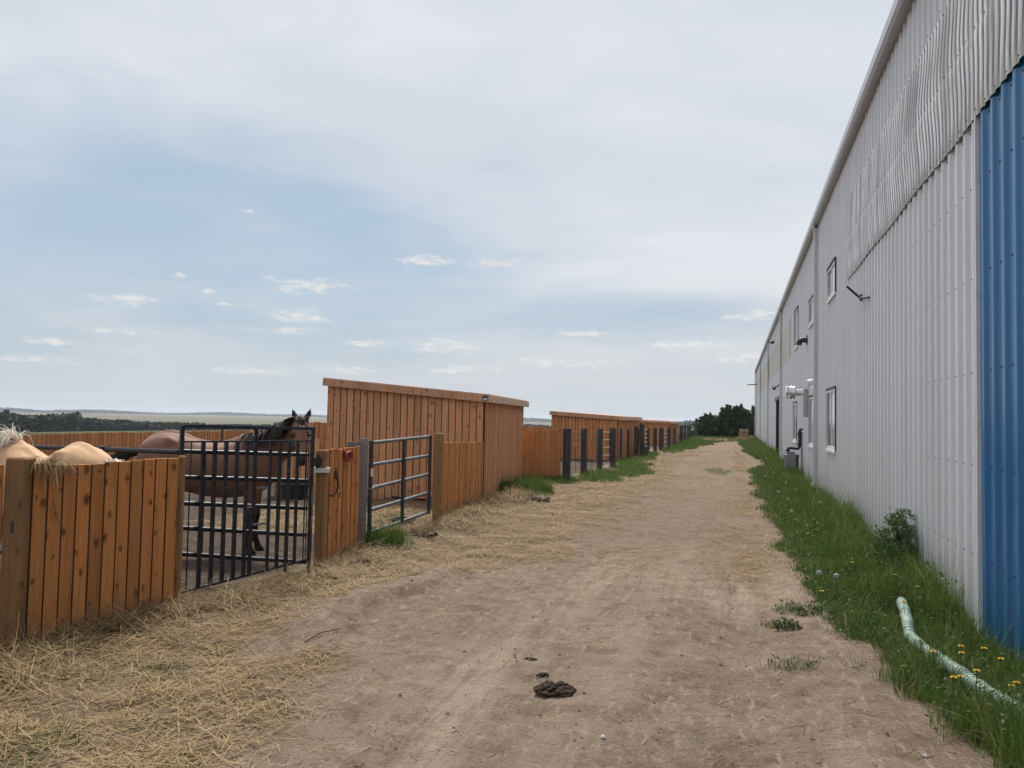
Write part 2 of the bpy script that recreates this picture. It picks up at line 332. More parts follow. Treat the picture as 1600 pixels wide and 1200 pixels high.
def cladding(name, c, dirt, rough, metal=0.0, spec=.4):
    m, t = mat(name); oc = t.node('ShaderNodeTexCoord').outputs['Object']
    n = t.noise(t.mapv(oc, (1, 5, .35)), 1, 5, .6); s = t.noise(t.mapv(oc, (1, 22, .5)), 1, 4, .6); z = t.node('ShaderNodeSeparateXYZ', {0: oc}).outputs[2]
    pan = t.noise(t.mapv(oc, (0, 1.1, 0)), 1, 0)
    cc = t.mix(t.m('MULTIPLY', t.rng(n, .45, .75), .28), c, dirt)
    cc = t.mix(t.m('MULTIPLY', t.rng(s, .58, .75), .25), cc, dirt)
    splash = t.m('MULTIPLY', t.rng(z, .8, .02), t.m('MULTIPLY_ADD', t.rng(s, .3, .7), .8, .25))
    cc = t.mix(t.m('MULTIPLY', splash, .75), cc, tuple(q * w for q, w in zip(dirt, (.8, .72, .6))))
    cc = t.mix(1.0, cc, t.node('ShaderNodeCombineColor', {i: t.m('MULTIPLY_ADD', pan, .16, .92) for i in range(3)}).outputs[0], 'MULTIPLY')
    finish(t, cc, t.m('MULTIPLY_ADD', n, .2, rough - .1), t.noise(t.mapv(oc, (1, 3, .8)), 1, 2), .25, .02, metal, spec); return m
M['wall'] = cladding('white_steel_cladding', (.605, .618, .66), (.43, .42, .41), .42)
M['blue'] = cladding('blue_steel_cladding', (.012, .135, .33), (.03, .115, .24), .30, 0.0, .55)
m, t = mat('aged_fibreglass'); M['fibre'] = m
oc = t.node('ShaderNodeTexCoord').outputs['Object']
rib = t.node('ShaderNodeAttribute', attribute_name='rib').outputs['Fac']
ry = t.node('ShaderNodeAttribute', attribute_name='along').outputs['Fac']
zz_ = t.node('ShaderNodeSeparateXYZ', {0: oc}).outputs[2]
n = t.noise(t.node('ShaderNodeCombineXYZ', {0: t.m('MULTIPLY', ry, 7.0), 1: t.m('MULTIPLY', zz_, .4)}).outputs[0], 1, 4, .6); n2 = t.noise(t.mapv(oc, (1, 3, 3)), 1, 4)
c = t.mix(t.rng(t.m('ADD', rib, t.m('MULTIPLY', t.m('SUBTRACT', n, .5), .9)), .34, .66), (.09, .085, .10), (.80, .79, .79)); c = t.mix(t.m('MULTIPLY', t.rng(n2, .5, .7), .5), c, (.36, .33, .28))
n3 = t.noise(t.node('ShaderNodeCombineXYZ', {0: t.m('MULTIPLY', ry, 3.1), 1: t.m('MULTIPLY', zz_, .22)}).outputs[0], 1, 3, .6)
c = t.mix(t.m('MULTIPLY', t.rng(n3, .47, .62), .75), c, (.25, .225, .21))
z = t.node('ShaderNodeSeparateXYZ', {0: oc}).outputs[2]
c = t.mix(t.m('MULTIPLY', t.rng(z, 4.5, 4.28), t.rng(n, .3, .6)), c, (.30, .29, .23))
finish(t, c, .22, n, .2, .01, spec=.6)
m, t = mat('pale_fibreglass'); M['fibre_pale'] = m
oc = t.node('ShaderNodeTexCoord').outputs['Object']
n = t.noise(t.mapv(oc, (1, 5, .8)), 1, 5, .6)
finish(t, t.mix(t.rng(n, .3, .7), (.58, .57, .53), (.48, .47, .44)), .4, n, .1, .01)

def rand_mat(name, cols, rough=.7, trans=0.0):
    m, t = mat(name); rnd = t.node('ShaderNodeNewGeometry').outputs['Random Per Island']
    rp = t.node('ShaderNodeValToRGB', {0: rnd}); e = rp.color_ramp.elements
    while len(e) < len(cols): e.new(.5)
    for i, c in enumerate(cols): e[i].position = i / (len(cols) - 1); e[i].color = (*c, 1)
    b = finish(t, rp.outputs[0], rough, spec=.25)
    if trans:
        tr = t.node('ShaderNodeBsdfTranslucent', {'Color': rp.outputs[0]}); mx = t.node('ShaderNodeMixShader', {0: trans})
        t.l.new(b.outputs[0], mx.inputs[1]); t.l.new(tr.outputs[0], mx.inputs[2])
        o = [q for q in t.n if q.type == 'OUTPUT_MATERIAL'][0]; t.l.new(mx.outputs[0], o.inputs[0])
    return m
M['straw'] = rand_mat('straw', [(.155, .098, .046), (.27, .178, .078), (.36, .25, .112), (.20, .138, .072), (.235, .16, .078), (.44, .32, .16), (.10, .07, .044)])
M['grass'] = rand_mat('grass_blades', [(.042, .085, .013), (.078, .148, .022), (.12, .195, .033), (.056, .11, .018), (.19, .21, .065)], .55, .3)
M['far_leaf'] = rand_mat('dark_leaves', [(.03, .048, .022), (.05, .076, .032), (.075, .105, .042), (.038, .06, .028)], .7, .15)
M['belt_leaf'] = rand_mat('distant_leaves', [(.02, .03, .02), (.03, .044, .026), (.042, .056, .03), (.024, .036, .024)], .8)
M['weed'] = rand_mat('weed_leaves', [(.035, .07, .022), (.055, .10, .03), (.08, .125, .04)], .6, .25)
M['petal'] = rand_mat('yellow_petals', [(.62, .40, .02), (.72, .50, .03)], .6)
M['puff'] = rand_mat('dandelion_seed', [(.55, .55, .52), (.7, .7, .68)], .8, .3)
M['stem'] = rand_mat('green_stems', [(.05, .08, .02), (.08, .10, .03)], .6)
M['pebble'] = rand_mat('pebbles', [(.20, .155, .12), (.30, .24, .195), (.13, .10, .08), (.25, .20, .16), (.45, .41, .37)], .8)
M['dung'] = rand_mat('dung', [(.024, .014, .008), (.036, .021, .012), (.052, .032, .018)], .85)
m, t = mat('green_drain_pipe'); M['drain'] = m
oc = t.node('ShaderNodeTexCoord').outputs['Object']
finish(t, t.mix(t.rng(t.noise(oc, 7, 5), .42, .62), (.34, .46, .37), (.18, .25, .19)), .5)
# hay bales
m, t = mat('baled_hay'); M['bale'] = m
oc = t.node('ShaderNodeTexCoord').outputs['Object']
n = t.noise(t.mapv(oc, (14, 14, 60)), 1, 4); finish(t, t.mix(t.rng(n, .3, .7), (.17, .11, .065), (.32, .22, .12)), .9, n, .8, .03)

# ------------------------------------------------------------------ ground: one sheet to the horizon
def axis(parts, far, n):
    a = np.concatenate([np.arange(p, q, s) for p, q, s in parts]); hi = parts[-1][1]; lo = parts[0][0]
    k = np.geomspace(1, far, n)
    st = (k - 1)
    return np.concatenate([(lo - st[::-1] - 0.0)[:-1], a, hi + st])
xs = axis([(-18, -10, .35), (-10, -5.2, .08), (-5.2, 1.9, .042), (1.9, 4, .3)], 7000, 46)
ys = axis([(1.5, 9, .045), (9, 16, .08), (16, 30, .16), (30, 95, .8)], 7000, 46)
X, Y = np.meshgrid(xs, ys); Z = gh(X, Y)
nx, ny = len(xs), len(ys)
V = np.stack([X.ravel(), Y.ravel(), Z.ravel()], 1)
i = np.arange(nx * ny).reshape(ny, nx); F = np.stack([i[:-1, :-1], i[:-1, 1:], i[1:, 1:], i[1:, :-1]], -1).reshape(-1, 4)
me = bpy.data.meshes.new('ground'); me.vertices.add(len(V)); me.vertices.foreach_set('co', V.ravel())
me.loops.add(F.size); me.loops.foreach_set('vertex_index', F.ravel().astype(np.int32))
me.polygons.add(len(F)); me.polygons.foreach_set('loop_start', np.arange(0, F.size, 4, dtype=np.int32))
me.polygons.foreach_set('use_smooth', np.ones(len(F), bool)); me.update(calc_edges=True)
at = me.attributes.new('zone', 'FLOAT_COLOR', 'POINT')
fx = fence_x(Y)
pen = ss(fx - X, 0.05, 0.5) * ss(X + 18, 0, 1.5) * (1 - ss(Y, 60, 75)) 
zc = np.stack([straw_d(X, Y), grass_d(X, Y), pen, np.ones_like(X)], -1).reshape(-1, 4)
at.data.foreach_set('color', zc.ravel().astype(np.float32))
wv = .22 * np.sin(Y / 7.0) + .5 * (fbm(X * 0 + .5, Y / 3.5, 91, 2) - .5)
trk = (1 - .6 * ss(Y, 8, 15)) * np.maximum.reduce([np.exp(-((X - c - wv) / .30) ** 2) * k for c, k in ((-1.75, .75), (-.25, 1.0), (-.95, .5), (.25, .6))]) * ss(fbm(X / 1.2, Y / 3.0, 93, 3), .3, .6)
at = me.attributes.new('track', 'FLOAT', 'POINT'); at.data.foreach_set('value', trk.ravel().astype(np.float32))
ground = bpy.data.objects.new('ground', me); COL.objects.link(ground); tag(ground, kind='structure')
m, t = mat('packed_dirt_and_fields')
oc = t.node('ShaderNodeTexCoord').outputs['Object']
zn = t.node('ShaderNodeSeparateColor', {0: t.node('ShaderNodeAttribute', attribute_name='zone').outputs['Color']}).outputs
nb = t.noise(oc, .8, 5, .6); nm = t.noise(oc, 5, 6, .65); nf = t.noise(oc, 38, 5, .7); ng = t.noise(t.mapv(oc, (1, .35, 1)), 16, 5, .65)
nv = t.noise(oc, 150, 3, .7)
dirt = t.mix(t.rng(nb, .3, .7), (.212, .154, .112), (.278, .212, .160))
dirt = t.mix(t.m('MULTIPLY', t.rng(nm, .45, .66), .8), dirt, (.15, .103, .070))
dirt = t.mix(t.m('MULTIPLY', t.rng(ng, .52, .68), .7), dirt, (.38, .30, .232))
dirt = t.mix(t.m('MULTIPLY', t.rng(nf, .53, .66), .75), dirt, (.115, .08, .057))
dirt = t.mix(t.m('MULTIPLY', t.rng(nv, .58, .7), .5), dirt, (.45, .375, .30))
trk = t.node('ShaderNodeAttribute', attribute_name='track').outputs['Fac']
tn = t.noise(t.mapv(oc, (3.2, .35, 1)), 1, 5, .6)
dirt = t.mix(t.m('MULTIPLY', trk, t.rng(tn, .35, .6)), dirt, t.mix(t.rng(nf, .3, .7), (.33, .257, .195), (.44, .355, .28)))
tread = t.noise(t.mapv(oc, (14, 1.1, 1)), 1, 4, .6)
dirt = t.mix(t.m('MULTIPLY', t.m('MULTIPLY', trk, t.rng(tread, .50, .62)), .6), dirt, (.16, .115, .083))
yy_ = t.node('ShaderNodeSeparateXYZ', {0: oc}).outputs[1]
dirt = t.mix(t.m('MULTIPLY', t.rng(yy_, 7.5, 12), t.m('MULTIPLY_ADD', t.rng(nb, .3, .7), .4, .25)), dirt, t.mix(t.rng(nf, .3, .7), (.12, .088, .064), (.215, .165, .122)))     # darker, browner dirt farther up the lane
mud = t.mix(t.rng(nf, .35, .65), (.058, .041, .032), (.115, .085, .066))
mud = t.mix(t.m('MULTIPLY', t.rng(nm, .5, .7), .6), mud, (.16, .12, .09))
stc = t.mix(t.rng(nf, .35, .65), (.20, .138, .074), (.11, .077, .048)); stc = t.mix(t.rng(nv, .45, .7), stc, (.29, .208, .11))
gr = t.mix(t.rng(nf, .35, .65), (.03, .045, .015), (.055, .06, .026))
c = t.mix(zn[2], dirt, mud)
c = t.mix(t.m('MULTIPLY', t.rng(t.m('ADD', zn[0], t.m('MULTIPLY', t.m('SUBTRACT', nf, .5), .8)), .15, .75), .85), c, stc)
c = t.mix(t.rng(t.m('ADD', zn[1], t.m('MULTIPLY', t.m('SUBTRACT', nm, .5), .5)), .3, .8), c, gr)
# farmland far out: strips of pale stubble, fallow and pasture
f1 = t.node('ShaderNodeTexVoronoi', {'Vector': t.mapv(oc, (.0011, .0023, 0), (.3, .1, 0)), 'Scale': 1.0, 'Randomness': .8}, distance='CHEBYCHEV').outputs[1]
fs = t.node('ShaderNodeSeparateColor', {0: f1}).outputs
fr = t.node('ShaderNodeValToRGB', {0: fs[0]}); fr.color_ramp.interpolation = 'CONSTANT'
for kk, (pp, cc) in enumerate([(0, (.27, .235, .165)), (.25, (.22, .205, .13)), (.45, (.30, .265, .195)), (.65, (.15, .155, .085)), (.8, (.25, .215, .15))]):
    e = fr.color_ramp.elements[kk] if kk < 2 else fr.color_ramp.elements.new(pp); e.position = pp; e.color = (*cc, 1)
fn = t.noise(t.mapv(oc, (.02, .02, 0)), 1, 5, .7)
fld = t.mix(t.m('MULTIPLY', t.rng(fn, .45, .7), .6), fr.outputs[0], (.10, .11, .06)); fld = t.mix(1.0, fld, (.62, .64, .62), 'MULTIPLY')
dist = t.v('LENGTH', t.v('SUBTRACT', oc, (-0, 40, 0)), out=1)
fld = t.mix(t.rng(dist, 120, 420), t.mix(t.rng(fn, .35, .65), (.075, .085, .04), (.15, .135, .075)), fld)
c = t.mix(t.rng(dist, 75, 110), c, fld)
h = t.m('ADD', t.m('MULTIPLY', nm, .7), t.m('ADD', t.m('MULTIPLY', nf, .55), t.m('MULTIPLY', nv, .22)))
finish(t, c, .95, h, 1.0, .045, spec=.12)
me.materials.append(m)
# ------------------------------------------------------------------ the long metal building
XW = 1.92
bld = thing('metal_building', 'long white corrugated steel riding barn with a blue end section and low gutter line', 'barn', (XW, 20, 0))
PER = 0.25
prof = [(0.0, 0.0), (0.095, 0.0), (0.115, 0.003), (0.14, 0.022), (0.155, 0.026), (0.19, 0.026), (0.205, 0.022), (0.23, 0.003)]   # (along the wall, how far it stands out)
def nearest_profile(y): return y
def sheet(name, y0, y1, z0, z1, material, holes=(), out=0.0, parent=bld):
    """corrugated cladding between y0 and y1 with real openings"""
    b = MB(); P = []
    k0, k1 = int(math.floor(y0 / PER)), int(math.ceil(y1 / PER))
    for k in range(k0, k1):
        for (a, o) in prof:
            y = k * PER + a
            if y0 - 1e-6 <= y <= y1 + 1e-6: P.append((y, o))
    ex = sorted({q for h in holes for q in h[:2]} | {y0, y1})
    def off(y):
        f = y - math.floor(y / PER) * PER; xs_ = [p[0] for p in prof] + [PER]; os_ = [p[1] for p in prof] + [0.0]
        return float(np.interp(f, xs_, os_))
    for y in ex:
        if y0 <= y <= y1: P.append((y, off(y)))
    P = sorted(set((round(a, 4), round(o, 4)) for a, o in P)); Q = [P[0]]
    for p in P[1:]:
        if p[0] - Q[-1][0] > 1e-3: Q.append(p)
    for (ya, oa), (yb, ob) in zip(Q[:-1], Q[1:]):
        ym = (ya + yb) / 2; iv = [(z0, z1)]
        for (ha, hb, hz0, hz1) in holes:
            if ha < ym < hb:
                nv = []
                for (p, q) in iv:
                    if hz0 > p: nv.append((p, min(q, hz0)))
                    if hz1 < q: nv.append((max(p, hz1), q))
                iv = [w for w in nv if w[1] - w[0] > 1e-3]
        for (p, q) in iv:
            b.add([(XW - oa - out, ya, p), (XW - ob - out, yb, p), (XW - ob - out, yb, q), (XW - oa - out, ya, q)], [(3, 2, 1, 0)])
    return b
WIN = [  # y0, y1, z0, z1
    ('upper', 16.35, 17.62, 4.32, 4.97), ('upper', 20.75, 21.95, 4.30, 4.93), ('upper', 25.85, 27.45, 4.18, 5.38),
    ('lower', 16.3, 17.75, 1.17, 2.40), ('lower', 20.7, 21.95, 1.12, 2.38), ('lower', 26.2, 27.8, 1.10, 2.35)]
DOOR = (35.05, 38.45, 0.0, 2.72)
SK1 = (3.2, 14.6, 4.31, 5.62); SK2 = (29.6, 77.6, 4.12, 5.50)
holes = [w[1:] for w in WIN] + [DOOR, SK1, SK2]
YB, YE, ZE = 7.06, 78.0, 6.50
b = sheet('wall', YB, YE, 0.03, ZE, M['wall'], holes); b.k = 1
rows = [0.64, 1.38, 2.15, 2.95, 3.72, 4.2, 5.8]
for z in rows:                                             # screw heads
    for k in range(int(YB / PER), int(24 / PER)):
        y = k * PER + 0.058
        if y < YB + .02 or any(h[0] - .1 < y < h[1] + .1 and h[2] - .1 < z < h[3] + .1 for h in holes): continue
        b.box((XW - .003, y, z), (.007, .009, .009))
wall = b.build('wall', [M['wall'], M['gasket']], bld)
b = sheet('wall', -4.0, YB, 0.03, ZE, M['blue'], [SK1]); b.k = 1
for z in rows:
    for k in range(int(3 / PER), int(YB / PER)):
        if z < 4.25: b.box((XW - .004, k * PER + 0.058, z), (.008, .010, .010))
o = b.build('wall', [M['blue'], M['gasket']], bld); o['label'] = 'blue corrugated cladding at the near end'
b = MB(); b.box((XW - .017, YB + .012, 2.17), (.036, .024, 4.27)); b.build('corner_flashing', M['white_paint'], bld)
# buckled old fibreglass skylight strip: finer ribs that wander sideways
nz = 26; RP = .125; u0, u1 = SK1[2] - .06, SK1[3] + .05
ya = np.arange(SK1[0], SK1[1] + .04, RP / 10); fa = np.linspace(0, 1, nz); YY, FF = np.meshgrid(ya, fa, indexing='ij')
rib = .5 + .5 * np.cos(2 * np.pi * YY / RP); rib = rib ** .8
w1 = (vnoise(YY * .30, FF * 1.5, 3) - .5) * .26 + .05 * np.sin(2 * np.pi * FF + YY * .5); w1 = w1 * np.sin(np.pi * FF) ** .7 + (vnoise(YY * 3, FF * 5, 5) - .5) * .025
bul = .010 * np.sin(np.pi * FF) * vnoise(YY * .6, FF * 2.3, 11)
flat = 1 - .55 * np.exp(-((FF - .52) / .025) ** 2) - .3 * np.exp(-((FF - .98) / .02) ** 2)
VV = np.stack([XW - .028 - .013 * rib * flat - bul, YY + w1, u0 + (u1 - u0) * FF + (FF < .01) * .010 * np.round(np.sin(YY * 2.2))], -1).reshape(-1, 3)
fs = [(a * nz + j, a * nz + j + 1, (a + 1) * nz + j + 1, (a + 1) * nz + j) for a in range(len(ya) - 1) for j in range(nz - 1)]
b = MB(); nv0 = len(VV); r4 = random.Random(4)
for z in (u0 + .05, (u0 + u1) / 2 + .04, u1 - .04):                    # screws and washers
    for k in range(int(SK1[0] / PER) + 1, int(SK1[1] / PER)): b.box((XW - .042, k * PER + .02, z + r4.uniform(-.012, .012)), (.010, .009, .009))
sk = mesh_obj('skylight_panel', VV.tolist() + b.v, fs + [tuple(nv0 + i for i in q) for q in b.f], [M['fibre'], M['gasket']], bld, [0] * len(fs) + [1] * len(b.f), smooth=True); sk['label'] = 'buckled grey fibreglass skylight strip'
at = sk.data.attributes.new('rib', 'FLOAT', 'POINT'); at.data.foreach_set('value', np.concatenate([rib.ravel(), np.zeros(len(b.v))]).astype(np.float32))
at = sk.data.attributes.new('along', 'FLOAT', 'POINT'); at.data.foreach_set('value', np.concatenate([YY.ravel(), np.zeros(len(b.v))]).astype(np.float32))
for (a0, a1) in ((29.65, 34.45), (34.75, 47.8), (48.2, 62.3), (62.7, 77.6)):
    sheet('x', a0, a1, SK2[2] - .03, SK2[3] + .03, None, [], .004).build('skylight_panel', M['fibre_pale'], bld)
b = MB(); b.box((XW + .25, 40, 4.9), (.02, 80, 1.8)); b.build('lining_sheet', M['pvc'], bld)     # boarded inside face behind the skylights
# gutter, fascia, roof and the other three walls
b = MB(); b.prism([(XW - .02, -4.1, 6.70), (XW - .02, -4.1, 6.52), (XW - .13, -4.1, 6.50), (XW - .165, -4.1, 6.55), (XW - .165, -4.1, 6.68), (XW - .15, -4.1, 6.70)], (0, -4.1, 0), (0, 78.15, 0))
b.build('gutter', M['gutter'], bld)
b = MB(); b.box((XW - .01, 37, 6.60), (.016, 82.2, .22)); b.build('fascia', M['trim'], bld)
rx, rzr = XW + 12, 9.3
b = MB(); b.add([(XW - .10, -4.2, 6.73), (XW - .10, 78.2, 6.73), (rx, 78.2, rzr), (rx, -4.2, rzr), (rx + 12.1, -4.2, 6.73), (rx + 12.1, 78.2, 6.73)], [(3, 2, 1, 0), (4, 5, 2, 3)])
rf = b.build('roof', M['roof'], bld); q = rf.modifiers.new('solid', 'SOLIDIFY'); q.thickness = .05; q.offset = 1
for yy, mt in ((78.0, 'wall'), (-4.0, 'blue')):
    b = MB(); b.add([(XW, yy, .03), (XW + 24, yy, .03), (XW + 24, yy, 6.55), (rx, yy, rzr - .06), (XW, yy, 6.55)], [(0, 1, 2, 3, 4)]); b.build('end_wall', M[mt], bld)
b = MB(); b.box((XW + 24, 37, 3.28), (.03, 82, 6.5)); b.build('rear_wall', M['wall'], bld)
b = MB(); b.box((XW + .06, 37, .03), (.10, 82, .20)); b.build('foundation', M['pvc'], bld)
# downspouts
for y in (19.75, 34.6, 48.0, 62.5, 77.9):
    b = MB(); b.box((XW - .085, y, 3.36), (.085, .12, 6.26), bev=.012)
    b.box((XW - .10, y, 6.47), (.10, .12, .08)); b.box((XW - .11, y, .22), (.11, .10, .10), (1, 0, -.8))
    for z in (.9, 3.4, 5.7): b.box((XW - .085, y, z), (.082, .13, .03))
    b.build('downspout', M['trim'], bld)
# windows
for (kind, y0, y1, z0, z1) in WIN:
    cy, cz = (y0 + y1) / 2, (z0 + z1) / 2; w, h = y1 - y0, z1 - z0; fw = .06
    b = MB()
    for s in (-1, 1):
        b.box((XW - .015, cy + s * (w / 2 - fw / 2), cz), (.05, fw, h)); b.box((XW - .015, cy, cz + s * (h / 2 - fw / 2)), (.05, w - 2 * fw, fw))
    b.box((XW - .012, cy, cz), (.046, .05, h - 2 * fw))
    b.box((XW - .025, cy, z0 - .03), (.07, w + .06, .055))
    f = b.build('window', M['white_paint'], bld)
    b = MB(); b.box((XW - .016, (y0 + fw + cy) / 2, cz), (.012, w / 2 - fw - .03, h - 2 * fw)); b.build('pane', M['reflect_pane'], f)
    b = MB(); b.box((XW - .008, (y1 - fw + cy) / 2, cz), (.012, w / 2 - fw - .03, h - 2 * fw)); b.build('pane', M['glass'], f)
    b = MB()
    for s in (-1, 1): b.box((XW - .02, cy + s * (w / 2 + .014), cz + .02), (.05, .024, h + .06))
    b.box((XW - .025, cy, z1 + .03), (.07, w + .08, .03)); b.build('drip_flashing', M['gasket'], f)
# sliding door opening, with its dark frame and leaf standing back in the wall
y0, y1, _, z1 = DOOR
b = MB()
for y in (y0 + .06, y1 - .06): b.box((XW - .0, y, z1 / 2), (.16, .12, z1))
b.box((XW - .03, (y0 + y1) / 2, z1 + .05), (.22, y1 - y0 + .16, .16)); df = b.build('door_frame', M['brown_door'], bld)
b = MB()
n = 12; w = (y1 - y0 - .24) / n
for i in range(n): b.box((XW + .16, y0 + .12 + w * (i + .5), z1 / 2), (.05, w - .008, z1 - .02))
b.build('door', M['brown_door'], bld)

# things fixed to the wall
def elbow(a, c, e, n=7): # quarter bend from a to e around corner c
    a, c, e = Vector(a), Vector(c), Vector(e)
    return [(a * (1 - q) ** 2 + c * 2 * q * (1 - q) + e * q * q) for q in [i / (n - 1) for i in range(n)]]
gm = thing('gas_meter', 'grey gas meter box with black pipework in the grass below the small window', 'gas meter', (XW - .4, 24, 0))
gy = 24.0
b = MB(); b.box((1.555, gy, .575), (.33, .24, .46), bev=.045); b.box((1.555, gy, .83), (.24, .18, .05), bev=.015); b.build('meter_body', M['meter'], gm)
b = MB(); b.tube([(1.36, gy - .02, .74), (1.36, gy + .05, .74), (1.36, gy + .09, .74)], [.10, .10, .06], 16); b.tube([(1.36, gy - .06, .74), (1.36, gy - .01, .74)], .045, 10); b.tube([(1.34, gy, .74), (1.46, gy, .74)], .035, 8); b.build('regulator', M['trim'], gm, True)
b = MB()
b.tube([(1.49, gy, .80), (1.49, gy, .90)] + elbow((1.49, gy, .90), (1.49, gy, .97), (1.56, gy, .97)) + [(1.72, gy, .95)] + elbow((1.72, gy, .95), (1.80, gy, .94), (1.81, gy, 1.04)) + [(1.81, gy, 1.42)] + elbow((1.81, gy, 1.42), (1.81, gy, 1.53), (1.90, gy, 1.53)) + [(1.93, gy, 1.53)], .042, 12)
for p in ((1.49, gy, .86), (1.81, gy, 1.08), (1.81, gy, 1.38)): b.tube([Vector(p) - Vector((0, 0, .05)), Vector(p) + Vector((0, 0, .05))], .058, 12)
b.tube([(1.66, gy, .76), (1.72, gy, .76), (1.755, gy, .72), (1.755, gy, .30), (1.755, gy, -.05)], .03, 10); b.tube([(1.755, gy, .26), (1.66, gy, .24), (1.66, gy, .40)], .026, 10)
b.build('pipework', M['black'], gm, True)
b = MB(); b.tube([(1.755, gy - .07, .74), (1.755, gy + .06, .74)], .045, 10); b.box((1.755, gy - .08, .74), (.13, .03, .03)); b.build('valve', M['copper'], gm)
b = MB(); b.tube([(1.87, gy, 1.44), (1.87, gy, -.02)], .018, 8); b.box((1.87, gy, .85), (.05, .05, .10)); b.build('conduit', M['meter'], gm)
ev = thing('exhaust_vent', 'bright metal louvred exhaust hood standing out from the white wall', 'vent', (XW, 23.0, 2.5))
b = MB(); b.tube([(XW - .02, 22.7, 2.55), (XW - .34, 22.7, 2.55)], .09, 18); b.build('duct', M['chrome'], ev, True)
b = MB(); b.tube([(XW - .30, 22.7, 2.55), (XW - .34, 22.7, 2.55), (XW - .34, 22.7, 2.55), (XW - .37, 22.7, 2.55)], [.09, .15, .19, .19], 20)
b.tube([(XW - .37, 22.7, 2.55), (XW - .41, 22.7, 2.55), (XW - .41, 22.7, 2.55), (XW - .45, 22.7, 2.55), (XW - .45, 22.7, 2.55), (XW - .56, 22.7, 2.55), (XW - .58, 22.7, 2.55)], [.16, .16, .19, .19, .165, .19, .17], 20); b.build('hood', M['chrome'], ev, True)
vp = thing('vent_pipe', 'grey plastic flue pipe turning down beside the second small window', 'pipe', (XW, 20.6, 2.2))
b = MB(); px_ = XW - .22
b.tube([(XW - .01, 20.62, 2.72), (XW - .1, 20.62, 2.74)] + elbow((XW - .1, 20.62, 2.74), (px_, 20.62, 2.75), (px_, 20.62, 2.6)) + [(px_, 20.62, 1.85)], .062, 14); b.build('pipe', M['pvc'], vp, True)
b = MB(); b.tube(elbow((XW - .06, 20.62, 2.74), (px_, 20.62, 2.755), (px_, 20.62, 2.55)), .07, 14); b.build('bend', M['white_paint'], vp, True)
bv = thing('hood_vent', 'small black hood vent high on the white wall between windows', 'vent', (XW, 22.6, 3.95))
b = MB(); b.tube([(XW, 22.6, 4.0), (XW - .14, 22.6, 4.0)] + elbow((XW - .14, 22.6, 4.0), (XW - .24, 22.6, 4.0), (XW - .24, 22.6, 3.86)), .075, 12); b.build('spout', M['black'], bv, True)
b = MB(); b.box((XW - .04, 22.6, 4.0), (.02, .26, .24)); b.build('flange', M['black'], bv)
bk = thing('wall_bracket', 'black forked steel rod bracket on the white wall below the buckled strip', 'bracket', (XW, 12.9, 3.6))
b = MB(); b.box((XW - .045, 13.0, 3.68), (.03, .07, .10)); b.build('plate', M['black'], bk)
b = MB(); b.tube([(XW - .06, 13.0, 3.68), (XW - .26, 12.95, 3.86)], .018, 8); b.build('arm', M['black'], bk)
b = MB(); b.tube([(XW - .06, 13.0, 3.68), (XW - .05, 12.25, 3.57)], .018, 8); b.build('arm', M['black'], bk)
fl = thing('flood_light', 'small black twin flood light above the dark barn door', 'light', (XW, 37.2, 3.4))
b = MB(); b.box((XW - .045, 37.2, 3.40), (.03, .14, .14), bev=.01); b.build('plate', M['black'], fl)
for s in (-1, 1):
    b = MB(); c = Vector((XW - .16, 37.2 + s * .14, 3.34 + s * .03)); b.tube([(XW - .05, 37.2, 3.4), c], .016, 6); b.tube([c, c + Vector((-.10, s * .05, -.07))], [.05, .085], 12); b.build('lamp_head', M['black'], fl)
ll = thing('wall_light', 'tiny dark wall light just under the far gutter', 'light', (XW, 41.7, 5.85))
b = MB(); b.box((XW - .05, 41.7, 5.85), (.06, .14, .14), bev=.01); b.build('plate', M['black'], ll)
b = MB(); b.tube([(XW - .07, 41.7, 5.87), (XW - .2, 41.7, 5.80)], [.05, .09], 10); b.build('lamp_head', M['black'], ll)
aw = thing('outrigger_arm', 'thin dark steel arm sticking out at the far corner of the barn', 'bracket', (XW, 75, 5.2))
b = MB(); b.tube([(XW + .02, 75, 5.22), (XW - .85, 75.4, 5.2)], .05, 8); b.build('arm', M['black'], aw)
b = MB(); b.box((XW - .05, 75, 5.22), (.04, .25, .25)); b.build('plate', M['black'], aw)

# ------------------------------------------------------------------ board fences
rng = random.Random(7)
def boards(p0, p1, z0, z1, bw=.142, th=.020, face=None, gap=.0035, zj=.006, b=None, zfun=None, follow=True):
    """vertical boards from p0 to p1 (xy); face = unit xy towards which they stand proud"""
    b = b or MB(); p0 = Vector((*p0, 0)); p1 = Vector((*p1, 0)); d = p1 - p0; L = d.length; d.normalize(); n = max(1, round(L / bw)); w = L / n
    for i in range(n):
        c = p0 + d * (w * (i + .5)); f = (i + .5) / n
        g = max(g1(c.x, c.y), -0.5) if follow else 0.0
        zb = g + z0 + rng.uniform(-.01, .015); zt = (zfun(f) if zfun else g * (1 if follow else 0) + z1) + rng.uniform(-zj, zj)
        yaw = rng.uniform(-.010, .010); ux = Vector((d.x, d.y, 0)); ux.rotate(Euler((0, 0, yaw)))
        tilt = Vector((d.x, d.y, 0)) * rng.uniform(-.004, .004) + Vector((0, 0, 1))
        c2 = c + Vector((-d.y, d.x, 0)) * rng.uniform(-.003, .003)
        b.box((c2.x, c2.y, (zb + zt) / 2), (w - gap - rng.uniform(0, .005), th, zt - zb), ux, tilt, bev=.0036)
        for q in (1, 2, 3, 5, 6, 7): b.mi[-24 + 8 + q] = 1      # weathered edges, coloured dark to stand in for shade in the seams
    return b
